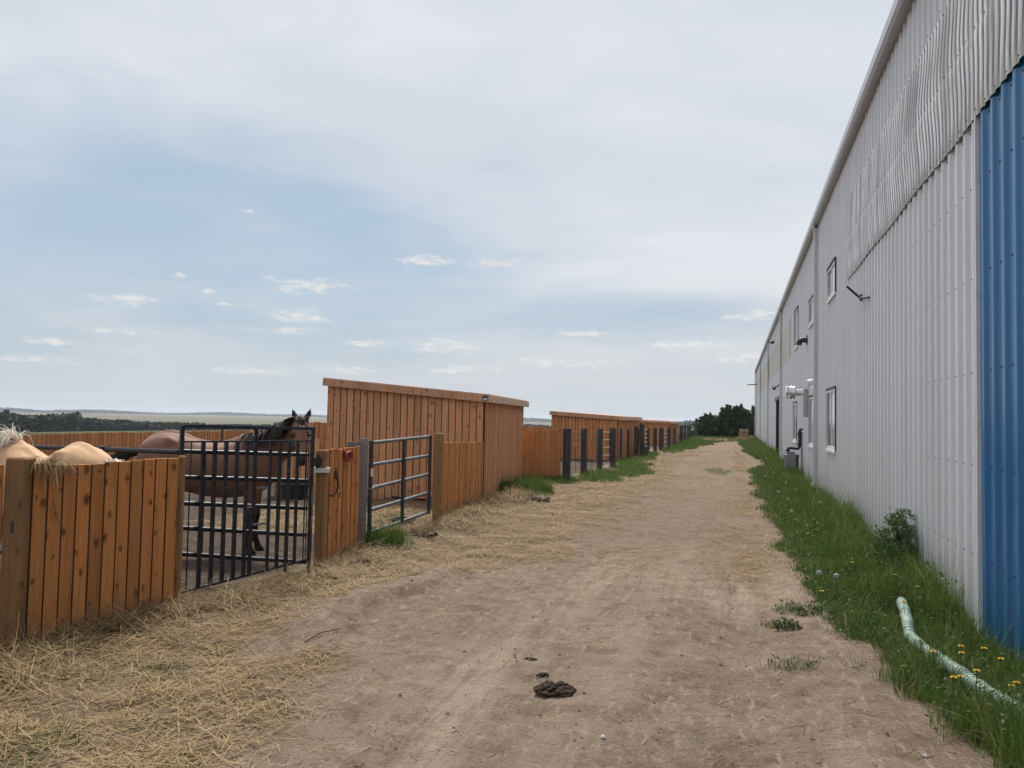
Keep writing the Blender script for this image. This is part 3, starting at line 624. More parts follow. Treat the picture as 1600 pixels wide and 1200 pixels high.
def post(b, x, y, h, r=.09, lean=(0, 0), sq=True, n=12, z0=-.1, ax=(1, .25, 0)):
    g = g1(x, y); top = Vector((x + lean[0], y + lean[1], g + h)); bot = Vector((x, y, g + z0))
    if sq: b.box((bot + top) / 2, (2 * r, 2 * r, (top - bot).length), ax, top - bot, bev=.012)
    else: b.tube([bot, bot.lerp(top, .5), bot.lerp(top, .985), top], [r * 1.04, r, r * .97, r * .86], n)
    return b
def rail(b, p0, p1, z, side, h=.085, t=.038):
    p0 = Vector((*p0, 0)); p1 = Vector((*p1, 0)); d = (p1 - p0).normalized(); o = Vector((-d.y, d.x, 0)) * side
    g0, g1_ = g1(p0.x, p0.y), g1(p1.x, p1.y); a = p0 + o + Vector((0, 0, z + g0)); c = p1 + o + Vector((0, 0, z + g1_))
    b.box((a + c) / 2, ((c - a).length, t, h), c - a); return b
def fence(name, label, p0, p1, z1, posts=(), material='cedar', z0=.02, group=None, bw=.142, rails=(.3, 1.0), pm='post', zfun=None, side=.035, gap=.0035):
    t_ = thing(name, label, 'fence', ((p0[0] + p1[0]) / 2, (p0[1] + p1[1]) / 2, 0), 0, group)
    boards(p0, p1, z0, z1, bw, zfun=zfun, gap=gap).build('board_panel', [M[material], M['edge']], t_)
    for z in rails: rail(MB(), p0, p1, z, side).build('rail', M['rail'], t_)
    for (x, y, h, r, sq, mt) in posts: post(MB(), x, y, h, r, sq=sq).build('post', M[mt], t_, not sq)
    return t_
# nearest run: broad post with hay caught on it, gate beyond
f1 = fence('board_fence', 'nearest orange board fence beside a broad weathered post with hay caught on top', (-4.831, 4.35), (-4.475, 5.42), 1.275, (), bw=.102)
b = MB(); post(b, -4.897, 4.312, 1.325, .072, sq=True, ax=(.95, .32, 0)); pp = b.build('post', M['post'], f1)
b = MB(); b.box((-4.897 + .322 * .0725 , 4.312 - .947 * .0725, .86), (.022, .004, .085), (.95, .32, 0), bev=.0); b.build('knot_hole', M['gasket'], f1)
b = MB(); post(b, -4.485, 5.475, 1.30, .026); b.build('post', M['post'], f1)
fence('board_fence', 'short board fence running out of the picture beyond the broad weathered post', (-5.55, 2.35), (-4.965, 4.235), 1.27, ((-5.62, 2.25, 1.3, .08, True, 'post'),), bw=.105)
f2 = fence('board_fence', 'narrow board fence between the black barred gate and the grey pipe gate', (-4.40, 7.67), (-4.46, 8.62), 1.27, (), bw=.125)
b = MB(); post(b, -4.36, 7.56, 1.26, .052); b.build('hinge_post', M['post'], f2)
b = MB(); b.tube([(-4.36, 7.56, 1.055), (-4.36, 7.56, 1.105)], .088, 14); b.build('tape_band', M['tape'], f2)
b = MB(); b.box((-4.375, 7.49, 1.17), (.07, .03, .09)); b.tube([(-4.375, 7.48, 1.10), (-4.375, 7.48, 1.25)], .016, 8); b.build('hinge', M['black'], f2)
b = MB(); post(b, -4.49, 8.78, 1.37, .062, sq=False); gp = b.build('latch_post', M['grey'], f2, True)
b = MB(); b.box((-4.50, 8.55, 1.315), (.24, .03, .085), (.15, 1, 0)); b.build('rail_stub', M['grey'], f2)
b = MB(); b.tube([(-4.42, 8.78, .78), (-4.40, 8.86, .76), (-4.39, 8.95, .80), (-4.40, 9.02, .86)], .007, 6); b.build('latch_chain', M['gate_top'], f2)
f3 = fence('board_fence', 'orange board fence from the grey pipe gate to the tall shed corner', (-4.50, 11.40), (-4.80, 14.50), 1.27, (), bw=.125, zfun=lambda f: 1.285 - .09 * f)
b = MB(); post(b, -4.40, 11.12, 1.39, .068); b.build('post', M['post'], f3)
b = MB(); b.box((-4.49, 11.30, .65), (.03, .12, 1.2), (.1, 1, 0)); b.build('filler_board', M['cedar_shed'], f3)
# ------------------------------------------------------------------ black barred gate
GA = Vector((-4.95, 6.01, 0)); GD = Vector((-4.27 + 4.95, 7.2 - 6.01, 0)).normalized(); GN = Vector((-GD.y, GD.x, 0))
def gp_(s, z, o=0.0): return GA + GD * s + GN * o + Vector((0, 0, z))
gate = thing('barred_gate', 'battered black steel barred gate with a bent bar in front of the bay horse', 'gate', tuple(GA), 0)
def bar(b, a, c, w=.026): b.box((Vector(a) + Vector(c)) / 2, (w, w, (Vector(c) - Vector(a)).length), GD, Vector(c) - Vector(a)); return b
b = MB(); bar(b, gp_(.001, .015), gp_(.027, 1.559), .034); bar(b, gp_(1.359, .01), gp_(1.375, 1.54), .034)
b.box((gp_(.027, 1.556) + gp_(1.385, 1.538)) / 2, (1.36, .034, .03), gp_(1.385, 1.538) - gp_(.027, 1.556)); b.build('frame', M['steel'], gate)
for (za, zb) in ((1.321, 1.262), (1.08, .99), (.839, .703), (.611, .425), (.372, .143)):
    b = MB(); b.tube([gp_(.028, za, .035), gp_(1.345, zb, .035)], .022, 12); b.build('rail', M['steel'], gate, True)
b = MB(); b.box((gp_(.048, 1.413) + gp_(1.359, 1.408)) / 2, (1.32, .028, .016), GD); b.build('rail', M['steel'], gate)
b = MB(); b.box((gp_(.001, .01) + gp_(1.363, .178)) / 2, (1.374, .03, .022), gp_(1.363, .178) - gp_(.001, .01)); b.build('bottom_rail', M['steel'], gate)
for (s0, z0, s1, z1, w) in ((.108, 1.41, .088, .02, .010), (.221, 1.41, .200, .035, .033), (.334, 1.41, .316, .047, .033), (.445, 1.41, .423, .065, .033), (.551, 1.41, .535, .08, .033), (.656, 1.41, .639, .09, .030),
                       (.735, 1.53, .729, .753, .032), (.706, .754, .712, .10, .030), (.896, 1.407, .890, .12, .026), (1.001, 1.406, .99, .13, .030), (1.102, 1.405, 1.092, .071, .030), (1.202, 1.404, 1.183, .16, .026), (1.30, 1.404, 1.28, .17, .010), (1.325, 1.404, 1.31, .17, .008)):
    b = MB(); bar(b, gp_(s0, z0, -.012), gp_(s1, z1, -.012), w); b.build('upright_bar', M['steel'], gate)
b = MB(); bar(b, gp_(.241, 1.301, .065), gp_(.251, .351, .065), .04); b.build('upright_bar', M['steel'], gate)
b = MB(); bar(b, gp_(.393, 1.545, .0), gp_(.394, 1.42, .0), .012); b.build('upright_bar', M['steel'], gate)
for (s0, z0, s1, z1) in ((.744, .946, .897, .95), (.667, .757, .738, .761), (.73, .585, .892, .592)):
    b = MB(); b.box((gp_(s0, z0, -.014) + gp_(s1, z1, -.014)) / 2, ((s1 - s0), .02, .018), gp_(s1, z1) - gp_(s0, z0)); b.build('weld_strap', M['gate_top'], gate)
b = MB(); b.tube([gp_(1.37, .93, -.03), gp_(1.36, .8, -.035), gp_(1.372, .66, -.03), gp_(1.36, .5, -.03)], .009, 6); b.build('chain', M['gate_top'], gate)
# pipe rail that divides the two horses' pens
dv = thing('pipe_rail', 'black pipe rail dividing the pens behind the palomino horse', 'pipe rail', (-6, 5.95, 0))
P0 = Vector((-4.98, 6.03, 0)); P1 = Vector((-9.4, 5.75, 0))
for z in (1.315, 1.06, .80, .54, .28):
    b = MB(); b.tube([P0 + Vector((0, 0, z)), P1 + Vector((0, 0, z))], .022, 10); b.build('rail', M['steel'], dv, True)
for f in (.19, .62, 1.0):
    q = P0.lerp(P1, f); b = MB(); b.tube([q + Vector((0, .045, 0)), q + Vector((0, .045, 1.33))], .024, 10); b.box(q + Vector((0, .02, 1.33)), (.08, .10, .03)); b.build('post', M['steel'], dv)
# ------------------------------------------------------------------ grey pipe gate
HA = Vector((-4.5, 8.87, 0)); HD = Vector((.15, 1.86, 0)).normalized(); HN = Vector((-HD.y, HD.x, 0))
def hp(s, z, o=0.0): return HA + HD * s + HN * o + Vector((0, 0, z))
pg = thing('pipe_gate', 'grey pipe gate with five bars and dark uprights hung in front of the tall shed', 'gate', tuple(HA), 0)
for (s0, z0, s1, z1) in ((.10, 1.335, 1.775, 1.389), (.10, 1.05, 1.775, 1.106), (.10, .75, 1.775, .832), (.10, .472, 1.775, .558), (.10, .182, 1.775, .272)):
    b = MB(); b.tube([hp(s0, z0), hp(s1, z1)], .024, 12); b.build('rail', M['gate_top'], pg, True)
for (s0, z0, s1, z1, w) in ((.093, 1.365, .101, .07, .055), (.953, 1.36, .954, .23, .05), (1.771, 1.41, 1.75, .25, .05)):
    b = MB(); b.box((hp(s0, z0, -.022) + hp(s1, z1, -.022)) / 2, (w, .03, z0 - z1), HD, hp(s0, z0) - hp(s1, z1)); b.build('upright', M['steel'], pg)
b = MB(); b.box(hp(.098, .96, -.040), (.06, .004, .10), HD); b.build('tag', M['tape'], pg)
b = MB(); b.box(hp(1.78, .45, -.03), (.05, .06, .12), HD); b.tube([hp(1.80, .38, -.02), hp(1.80, .52, -.02)], .018, 8); b.build('hinge', M['gate_top'], pg)
# ------------------------------------------------------------------ board sheds
def shed(label, corner, ang, L, D, zl, zb, material, bracket=False, bw=.145):
    """lean-to: corner nearest the camera on the lane, L along the lane, D deep; roof rises from zl at the lane to zb"""
    s = thing('board_shed', label, 'shed', (corner[0], corner[1], 0), ang, 'board sheds along the lane')
    c, sn = math.cos(ang), math.sin(ang); g0 = 0
    def w(x, y): return (corner[0] + x * c - y * sn, corner[1] + x * sn + y * c)      # local x right (lane), y along lane
    def top(f): return zb + (zl - zb) * f - .10
    rngs = rng
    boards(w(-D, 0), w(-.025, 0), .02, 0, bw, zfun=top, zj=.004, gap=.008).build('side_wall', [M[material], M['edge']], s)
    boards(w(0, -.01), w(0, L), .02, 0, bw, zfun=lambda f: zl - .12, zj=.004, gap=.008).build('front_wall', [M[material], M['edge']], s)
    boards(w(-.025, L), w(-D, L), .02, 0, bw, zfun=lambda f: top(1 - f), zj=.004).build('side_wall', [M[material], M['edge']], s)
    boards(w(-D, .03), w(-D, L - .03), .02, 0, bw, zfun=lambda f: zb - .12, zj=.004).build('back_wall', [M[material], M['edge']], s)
    sl = (zl - zb) / D; o = .07
    def p(x, y, dz=0.0): q = w(x, y); return Vector((q[0], q[1], zl + sl * x + dz))
    th = .035
    b = MB(); a = [p(-D - o, -o), p(.10, -o), p(.10, L + o), p(-D - o, L + o)]; up = Vector((0, 0, th))
    b.add(a + [q + up for q in a], [(3, 2, 1, 0), (4, 5, 6, 7), (0, 1, 5, 4), (1, 2, 6, 5), (2, 3, 7, 6), (3, 0, 4, 7)]); b.build('roof', M['roof'] if False else M['fascia'], s)
    for yy, sg in ((-o - .02, 1), (L + o + .02, -1)):
        b = MB(); A, B = p(-D - o, yy, -.055), p(.10, yy, -.055); b.box((A + B) / 2, ((B - A).length, .038, .15), B - A, bev=.004); b.build('fascia', M['fascia'], s)
    b = MB(); A, B = p(.12, -o - .04, -.055), p(.12, L + o + .04, -.055); b.box((A + B) / 2, ((B - A).length, .038, .145), B - A, bev=.004); b.build('fascia', M['fascia_pale'], s)
    if bracket:
        b = MB(); q = p(.02, -o - .042, -.05); b.box(q, (.11, .006, .10), Vector((c, sn, 0))); bb = b.build('bracket', M['gasket'], s)
        b = MB(); q = p(.025, -o - .048, -.07); b.box(q, (.085, .006, .035), Vector((c, sn, 0))); b.build('label_plate', M['trim'], bb)
    return s
s1 = shed('tall cedar board shed nearest the camera behind the grey pipe gate', (-4.80, 14.58), R(7.1), 5.3, 3.32, 2.12, 2.40, 'cedar_shed', True)
s2 = shed('long reddish board shed behind the four black posts', (-4.56, 31.06), R(.3), 7.5, 2.75, 1.80, 1.96, 'cedar_far')
s3 = shed('farthest low board shed at the end of the row', (-4.15, 52.2), R(0), 7.6, 3.0, 1.60, 1.70, 'cedar_far')
# ------------------------------------------------------------------ fences deeper in the pens
fence('board_fence', 'reddish board fence across the lane end of the gap between the two sheds', (-8.0, 19.75), (-4.58, 20.60), 1.36, (), 'cedar_far', gap=-.004)
fence('board_fence', 'low board fence meeting the left edge of the tall shed', (-8.98, 13.95), (-8.2, 14.12), 1.20, ((-9.02, 13.9, 1.2, .06, True, 'post'),), 'cedar_shed')
fence('board_fence', 'high board windbreak fence standing behind the bay horse and the tall shed', (-10.6, 16.45), (-7.6, 16.55), 1.50, (), 'cedar_far')
bf = fence('board_fence', 'long low reddish board fence along the back of the pens below the far trees', (-17.0, 4.0), (-17.0, 34.0), 1.31, (), 'cedar_far', rails=(.3, 1.0))
for y in range(5, 34, 4): post(MB(), -17.1, y, 1.25, .07).build('post', M['post'], bf)
fence('board_fence', 'plain board fence closing the far end of the pens', (-17.0, 34.2), (-7.4, 35.0), 1.28, (), 'cedar_far')
# ------------------------------------------------------------------ dark posts along the lane
wf = thing('wire_fence', 'wire fence strung between thick black posts by the grass', 'fence', (-4.3, 22.6, 0))
PP = [(-4.44, 20.72, .11), (-4.32, 22.6, .092), (-4.20, 24.7, .088)]
for (x, y, r) in PP: post(MB(), x, y, 1.37, r, sq=True).build('post', M['dark'], wf)
b = MB()
for z in (.30, .57, .86, 1.08, 1.27):
    for (p, q) in zip(PP[:-1], PP[1:]):
        a, c = Vector((p[0] - .06, p[1], z)), Vector((q[0] - .06, q[1], z)); mid = (a + c) / 2 + Vector((0, 0, rng.uniform(-.05, .01)))
        b.tube([a, (a + mid) / 2 + Vector((0, 0, -.006)), mid, (mid + c) / 2 + Vector((0, 0, -.006)), c], .0085, 6)
for (p, q) in zip(PP[:-1], PP[1:]):
    for f in (.3, .62): a = Vector((p[0] - .06, p[1], 0)).lerp(Vector((q[0] - .06, q[1], 0)), f); b.tube([a + Vector((0, 0, .12)), a + Vector((0, 0, .9))], .006, 5)
b.build('wire', M['rust'], wf)
def rail_gate(label, a, c, h, n=5, z0=.25):
    g = thing('rail_gate', label, 'gate', (a[0], a[1], 0))
    A, B = Vector((*a, 0)), Vector((*c, 0)); d = (B - A).normalized()
    for i in range(n):
        z = z0 + (h - z0) * i / (n - 1); b = MB(); b.tube([A + Vector((0, 0, z)), B + Vector((0, 0, z - .02))], .02, 8); b.build('rail', M['pvc'], g, True)
    for q in (A, B): b = MB(); b.box(q + Vector((0, 0, (h + z0) / 2)), (.045, .045, h - z0 + .06), d); b.build('upright', M['steel'], g)
    return g
rail_gate('pale five bar gate next to the third black post', (-4.17, 24.95), (-4.12, 26.25), 1.27)
rail_gate('small pale gate beside the leaning black post', (-4.22, 35.3), (-4.1, 37.9), 1.25, 6)
rail_gate('distant pale gate between the last black posts', (-3.85, 43.6), (-3.8, 45.6), 1.2)
pl_ = [((-4.07, 26.6), 1.37, .10, (0, 0), 'black post that the pale five bar gate closes against'), ((-4.33, 30.35), 1.30, .06, (0, 0), 'slim black post at the near corner of the long shed'),
       ((-4.33, 32.5), 1.26, .055, (0, 0), 'slimmer black post against the middle of the long shed'), ((-4.30, 34.9), 1.36, .085, (.02, .05), 'rough black post standing before the leaning one'),
       ((-3.99, 35.05), 1.44, .10, (-.12, .1), 'tallest black post with a spreading splayed foot'), ((-4.2, 38.9), 1.25, .075, (0, .02), 'black post just past the small pale gate'),
       ((-3.98, 40.3), 1.27, .09, (0, 0), 'bluish black post right of the small pale gate'), ((-3.87, 42.2), 1.28, .10, (.02, 0), 'broad black post before the distant pale gate'),
       ((-3.8, 46.2), 1.25, .09, (0, 0), 'black post behind the distant pale gate'), ((-3.8, 50.9), 1.2, .08, (0, 0), 'black post in front of the farthest shed'),
       ((-4.05, 60.5), 1.3, .09, (0, 0), 'first dark post beyond the last shed'), ((-4.05, 62.6), 1.28, .08, (0, 0), 'second dark post beyond the last shed'), ((-4.0, 65), 1.32, .10, (.04, 0), 'third dark post beyond the last shed'),
       ((-3.9, 67.5), 1.28, .08, (0, 0), 'fourth dark post beyond the last shed'), ((-3.9, 71), 1.35, .09, (0, 0), 'fifth dark post beyond the last shed'), ((-3.6, 75), 1.9, .10, (.1, 0), 'tall dark post at the edge of the far bushes'),
       ((-3.8, 79), 1.75, .09, (0, 0), 'dark post half hidden at the far bushes')]
for (x, y), h, r, ln, lab in pl_:
    b = MB(); post(b, x, y, h, r, ln, sq=(r > .07))
    if 'splayed' in lab: b.box((x + .12, y - .1, .12), (.18, .16, .75), (1, .2, 0), (-.45, .1, 1))
    o = b.build('fence_post', M['dark']); tag(o, lab, 'post', 'dark posts along the lane')
# ------------------------------------------------------------------ small things in the pens
rt = thing('feed_pan', 'flat black rubber feed pan half under the grey pipe gate', 'feed pan', (-4.95, 11.1, g1(-4.95, 11.1)))
z = g1(-4.95, 11.1)
b = MB(); b.lathe((-4.95, 11.1, z), [(.15, -.01), (.19, .08), (.175, .085), (.14, .03)]); b.build('pan', M['rubber'], rt, True)
b = MB(); b.tube([(-4.95 + .187 * math.cos(a), 11.1 + .187 * math.sin(a), z + .08) for a in np.linspace(0, 2 * math.pi, 25)], .012, 6); b.build('rim', M['rubber'], rt, True)
tb = thing('water_tub', 'round black rubber tub on the ground behind the bay horse', 'tub', (-8.35, 13.45, 0))
z = g1(-8.35, 13.45)
b = MB(); b.lathe((-8.35, 13.45, z), [(.22, -.01), (.28, .30), (.26, .30), (.2, .08)]); b.build('tub', M['rubber'], tb, True)
b = MB(); b.tube([(-8.35 + .28 * math.cos(a), 13.45 + .28 * math.sin(a), z + .30) for a in np.linspace(0, 2 * math.pi, 25)], .018, 6); b.build('rim', M['rubber'], tb, True)
cs = thing('strap_coil', 'faded red coiled strap hung over the top of the narrow board fence', 'strap', (-4.40, 8.25, 1.2))
b = MB()
for k in range(4):
    rr = .045 + .007 * k; b.tube([(-4.402 + .008 * k, 8.22 + rr * 1.25 * math.cos(a), 1.20 + rr * .85 * math.sin(a)) for a in np.linspace(0, 2 * math.pi, 20)], .011, 6)
b.tube([(-4.41, 8.19, 1.22), (-4.42, 8.14, 1.275), (-4.45, 8.11, 1.29)], .012, 6); b.build('coil', M['red'], cs, True)
b = MB(); b.box((-4.405, 8.29, 1.215), (.03, .03, .045)); b.build('buckle', M['black'], cs)
hk = MB(); hk.tube([(-4.395, 7.93, 1.03), (-4.37, 7.93, .97), (-4.355, 7.925, .88), (-4.355, 7.89, .81), (-4.355, 7.82, .775), (-4.355, 7.76, .78)], .013, 8); hk.box((-4.387, 7.93, 1.0), (.014, .04, .09))
tag(hk.build('iron_hook', M['rust'], None), 'rusty J shaped iron hook on the narrow board fence', 'hook')
ys_ = MB(); ys_.tube([(-4.43, 7.50, 1.40), (-4.42, 7.49, 1.33), (-4.42, 7.495, 1.26)], .011, 6)
tag(ys_.build('yellow_strap', M['yellow'], None), 'short yellow strap by the black gate hinge', 'strap')
# ------------------------------------------------------------------ horses
def loft(b, rings, n=20, cap=True):
    """rings: (centre, side vector, up vector, half width, half height up, half height down)"""
    vs = []
    for (c, sv, uv, w, hu, hd) in rings:
        c, sv, uv = Vector(c), Vector(sv).normalized(), Vector(uv).normalized()
        for k in range(n):
            a = 2 * math.pi * k / n; ca, sa = math.cos(a), math.sin(a)
            ca = math.copysign(abs(ca) ** .9, ca); sa_ = math.copysign(abs(sa) ** .9, sa)
            vs.append(c + sv * (w * ca) + uv * ((hu if sa > 0 else hd) * sa_))
    fs = [(i * n + k, i * n + (k + 1) % n, i * n + n + (k + 1) % n, i * n + n + k) for i in range(len(rings) - 1) for k in range(n)]
    if cap: fs += [tuple(range(n - 1, -1, -1)), tuple((len(rings) - 1) * n + k for k in range(n))]
    b.add(vs, fs)
def interp_rings(R_, m=4):
    """catmull-rom through the ring parameters"""
    A = np.array([[*c, *s, *u, w, hu, hd] for (c, s, u, w, hu, hd) in R_], float); out = []
    for i in range(len(A) - 1):
        p0, p1, p2, p3 = A[max(i - 1, 0)], A[i], A[i + 1], A[min(i + 2, len(A) - 1)]
        for k in range(m):
            q = k / m; out.append(.5 * ((2 * p1) + (-p0 + p2) * q + (2 * p0 - 5 * p1 + 4 * p2 - p3) * q * q + (-p0 + 3 * p1 - 3 * p2 + p3) * q ** 3))
    out.append(A[-1]); return [(a[0:3], a[3:6], a[6:9], max(a[9], .003), max(a[10], .003), max(a[11], .003)) for a in out]
def horse_body(neck, head, legs, dip=0.0):
    b = MB(); Y = (0, 1, 0); Z = (0, 0, 1)
    T = [(-.80, 1.12, .05, .07, .10), (-.77, 1.13, .15, .17, .22), (-.68, 1.12, .235, .26, .32), (-.52, 1.11, .275, .325, .35), (-.34, 1.09, .275, .325, .34), (-.12, 1.06, .28, .275 - dip, .36),
         (.10, 1.04, .285, .275 - dip, .38), (.30, 1.04, .275, .33, .37), (.44, 1.06, .25, .37, .37), (.58, 1.08, .225, .33, .34), (.70, 1.08, .18, .24, .26), (.77, 1.09, .09, .12, .14)]
    loft(b, interp_rings([((x, 0, zc), Y, Z, w, hu, hd) for (x, zc, w, hu, hd) in T]))
    for sg in (-1, 1):                              # points of the hips, and the ridge of the spine
        loft(b, interp_rings([((x_, sg * yy_, zz_), Y, Z, r_, r_, r_) for x_, yy_, zz_, r_ in ((-.54, .15, 1.325, .03), (-.46, .175, 1.325, .075), (-.38, .175, 1.30, .06), (-.28, .16, 1.28, .02))]), 12)
    loft(b, interp_rings([((x_, 0, zz_), Y, Z, .035, .035, .05) for x_, zz_ in ((-.76, 1.27), (-.66, 1.375), (-.50, 1.43), (-.34, 1.412), (-.12, 1.325 - dip), (.10, 1.308 - dip), (.30, 1.365), (.46, 1.435), (.58, 1.42))]), 12)
    loft(b, interp_rings(neck)); loft(b, interp_rings(head['rings']))
    for pts in legs:
        rr = []
        for i, (p, r, rx_) in enumerate(pts): rr.append((p, Y, (1, 0, 0), r, rx_, rx_))
        loft(b, interp_rings(rr))
    for e in head['ears']: loft(b, e, 12)
    return b
def leg_front(s, dx=0.0, y=.125):
    y *= s; return [((.46, y, 1.12), .10, .17), ((.49, y * 1.12, .93), .085, .14), ((.50 + dx * .1, y * 1.05, .78), .07, .095), ((.50 + dx * .3, y, .62), .055, .066), ((.505 + dx * .5, y, .46), .047, .054), ((.505 + dx * .55, y, .42), .046, .05),
                    ((.50 + dx * .7, y, .36), .034, .038), ((.495 + dx * .8, y, .22), .031, .036), ((.50 + dx * .9, y, .145), .042, .047), ((.525 + dx, y, .09), .036, .042), ((.54 + dx, y, .06), .046, .055), ((.55 + dx, y, .004), .056, .066)]
def leg_hind(s, dx=0.0, y=.14):
    y *= s; return [((-.52, y * .9, 1.15), .11, .24), ((-.52, y * 1.05, .95), .115, .22), ((-.50 + dx * .2, y * 1.08, .80), .09, .155), ((-.55 + dx * .4, y, .66), .066, .10), ((-.62 + dx * .6, y, .54), .052, .07), ((-.675 + dx * .8, y, .47), .05, .062),
                    ((-.665 + dx, y, .40), .040, .048), ((-.655 + dx, y, .26), .034, .04), ((-.65 + dx, y, .15), .044, .05), ((-.62 + dx, y, .09), .037, .043), ((-.60 + dx, y, .06), .047, .056), ((-.59 + dx, y, .004), .056, .066)]
def head_rings(poll, ax, side, L=.60):
    """head along ax from the poll; side points to the head's left"""
    poll, ax, side = Vector(poll), Vector(ax).normalized(), Vector(side); side = (side - ax * side.dot(ax)).normalized(); up = side.cross(ax) * -1   # up = face side
    fr = ax.cross(side); fr = fr if True else up
    H = [(-.06, .055, .05, .06), (.0, .082, .075, .10), (.14, .105, .085, .15), (.26, .108, .085, .165), (.40, .092, .075, .145), (.58, .070, .062, .105), (.76, .058, .052, .075), (.90, .060, .050, .07), (.98, .052, .040, .055), (1.02, .03, .02, .03)]
    rings = [((poll + ax * (f * L)), side, fr, w, hu, hd) for (f, w, hu, hd) in H]
    return rings, fr, side, ax
def ears_for(poll, fr, side, ax, out=.32):
    E_ = []
    for s in (-1, 1):
        base = Vector(poll) + side * (s * .055) + ax * .015 + fr * .035; d = (-ax * .95 + side * (s * out) + fr * .12).normalized()
        sv = side; uv = d.cross(sv)
        E_.append(interp_rings([(base + d * q, sv, uv, w, h * .8, h * .5) for (q, w, h) in ((-.02, .030, .034), (.03, .036, .034), (.08, .040, .030), (.13, .026, .020), (.175, .006, .006))], 3))
    return E_
def fuse(b, name, voxel, smooth):
    me = bpy.data.meshes.new(name); me.from_pydata([tuple(v) for v in b.v], [], b.f); me.update()
    o = bpy.data.objects.new(name + '_x', me); COL.objects.link(o)
    rm = o.modifiers.new('r', 'REMESH'); rm.mode = 'VOXEL'; rm.voxel_size = voxel
    sm = o.modifiers.new('s', 'SMOOTH'); sm.iterations = smooth; sm.factor = .5
    dg = bpy.context.evaluated_depsgraph_get(); dg.update()
    out = bpy.data.meshes.new_from_object(o.evaluated_get(dg)); out.name = name
    bpy.data.objects.remove(o); bpy.data.meshes.remove(me)
    out.polygons.foreach_set('use_smooth', np.ones(len(out.polygons), bool)); return out
def coat_mat(name):
    m, t = mat(name); a = t.node('ShaderNodeAttribute', attribute_name='coat').outputs['Color']; oc = t.node('ShaderNodeTexCoord').outputs['Object']
    n = t.noise(t.mapv(oc, (9, 9, 9)), 1, 5, .6); f = t.noise(t.mapv(oc, (60, 200, 120)), 1, 3)
    c = t.mix(1.0, a, t.node('ShaderNodeCombineColor', {i: t.m('MULTIPLY_ADD', n, .5, .75) for i in range(3)}).outputs[0], 'MULTIPLY')
    c = t.mix(1.0, c, t.node('ShaderNodeCombineColor', {i: t.m('MULTIPLY_ADD', f, .3, .85) for i in range(3)}).outputs[0], 'MULTIPLY')
    finish(t, c, .68, f, .3, .006, spec=.22, extra={'Sheen Weight': .1, 'Sheen Roughness': .5}); return m
def put_coat(me, fn):
    co = np.empty(len(me.vertices) * 3, np.float32); me.vertices.foreach_get('co', co); co = co.reshape(-1, 3); c = fn(co)
    at = me.attributes.new('coat', 'FLOAT_COLOR', 'POINT'); at.data.foreach_set('color', np.concatenate([c, np.ones((len(c), 1))], 1).astype(np.float32).ravel())
def hair(name, roots, parent, material, n_seg=5, seed=1, width=.012):
    """roots: list of (point, start direction, length, gravity, side jitter)"""
    r = random.Random(seed); b = MB()
    for (p, dr, L, g, j) in roots:
        p = Vector(p); dr = Vector(dr).normalized() + Vector((r.gauss(0, j), r.gauss(0, j), r.gauss(0, j))); pts = [p.copy()]
        for k in range(n_seg):
            p = p + dr.normalized() * (L / n_seg); dr = dr + Vector((0, 0, -g / n_seg)); pts.append(p.copy())
        sd = (pts[1] - pts[0]).cross(Vector((r.gauss(0, 1), r.gauss(0, 1), r.gauss(0, .4)))).normalized(); vs = []
        for k, q in enumerate(pts):
            w = width * (1 - (k / n_seg) ** 1.6) * .5 + .0006; vs += [q - sd * w, q + sd * w]
        b.add(vs, [(2 * k, 2 * k + 1, 2 * k + 3, 2 * k + 2) for k in range(n_seg)])
    return mesh_obj(name, b.v, b.f, material, parent, smooth=True, local=True)
def place_horse(me, name, label, loc, rz, sc, mname, neckpath=None):
    t_ = thing(name, label, 'horse', loc, rz); t_.scale = (sc, sc, sc); me.materials.append(coat_mat(mname))
    o = bpy.data.objects.new('body', me); COL.objects.link(o); o.parent = t_; return t_
M['mane_dark'] = rand_mat('dark_mane', [(.016, .011, .010), (.03, .021, .018), (.05, .035, .029), (.085, .06, .05)], .6)
M['mane_white'] = rand_mat('cream_mane', [(.74, .69, .58), (.84, .80, .71), (.62, .54, .42), (.88, .85, .78)], .6)
rh = random.Random(5)
# bay horse, standing side on with its head turned to the camera
Yv = (0, 1, 0)
neckA = [((.36, 0, 1.14), Yv, (-.45, 0, .9), .17, .27, .30), ((.58, -.01, 1.24), Yv, (-.5, 0, .87), .135, .235, .27), ((.76, -.04, 1.335), (.18, .98, 0), (-.55, .05, .85), .105, .185, .22),
         ((.90, -.09, 1.43), (.45, .9, 0), (-.55, .2, .85), .085, .14, .165), ((.985, -.155, 1.515), (.8, .6, 0), (-.35, .45, .85), .078, .10, .125), ((1.01, -.20, 1.57), (.95, .3, 0), (-.1, .7, .7), .07, .08, .10)]
pollA = Vector((1.01, -.215, 1.60)); rgA, frA, sdA, axA = head_rings(pollA, (.03, -.40, -.92), (1, -.0, 0), .56)
hA = {'rings': rgA, 'ears': ears_for(pollA, frA, sdA, axA)}
meA = fuse(horse_body(neckA, hA, [leg_front(1, .02), leg_front(-1, -.06), leg_hind(1, .14), leg_hind(-1, -.02)]), 'bay_body', .017, 5)
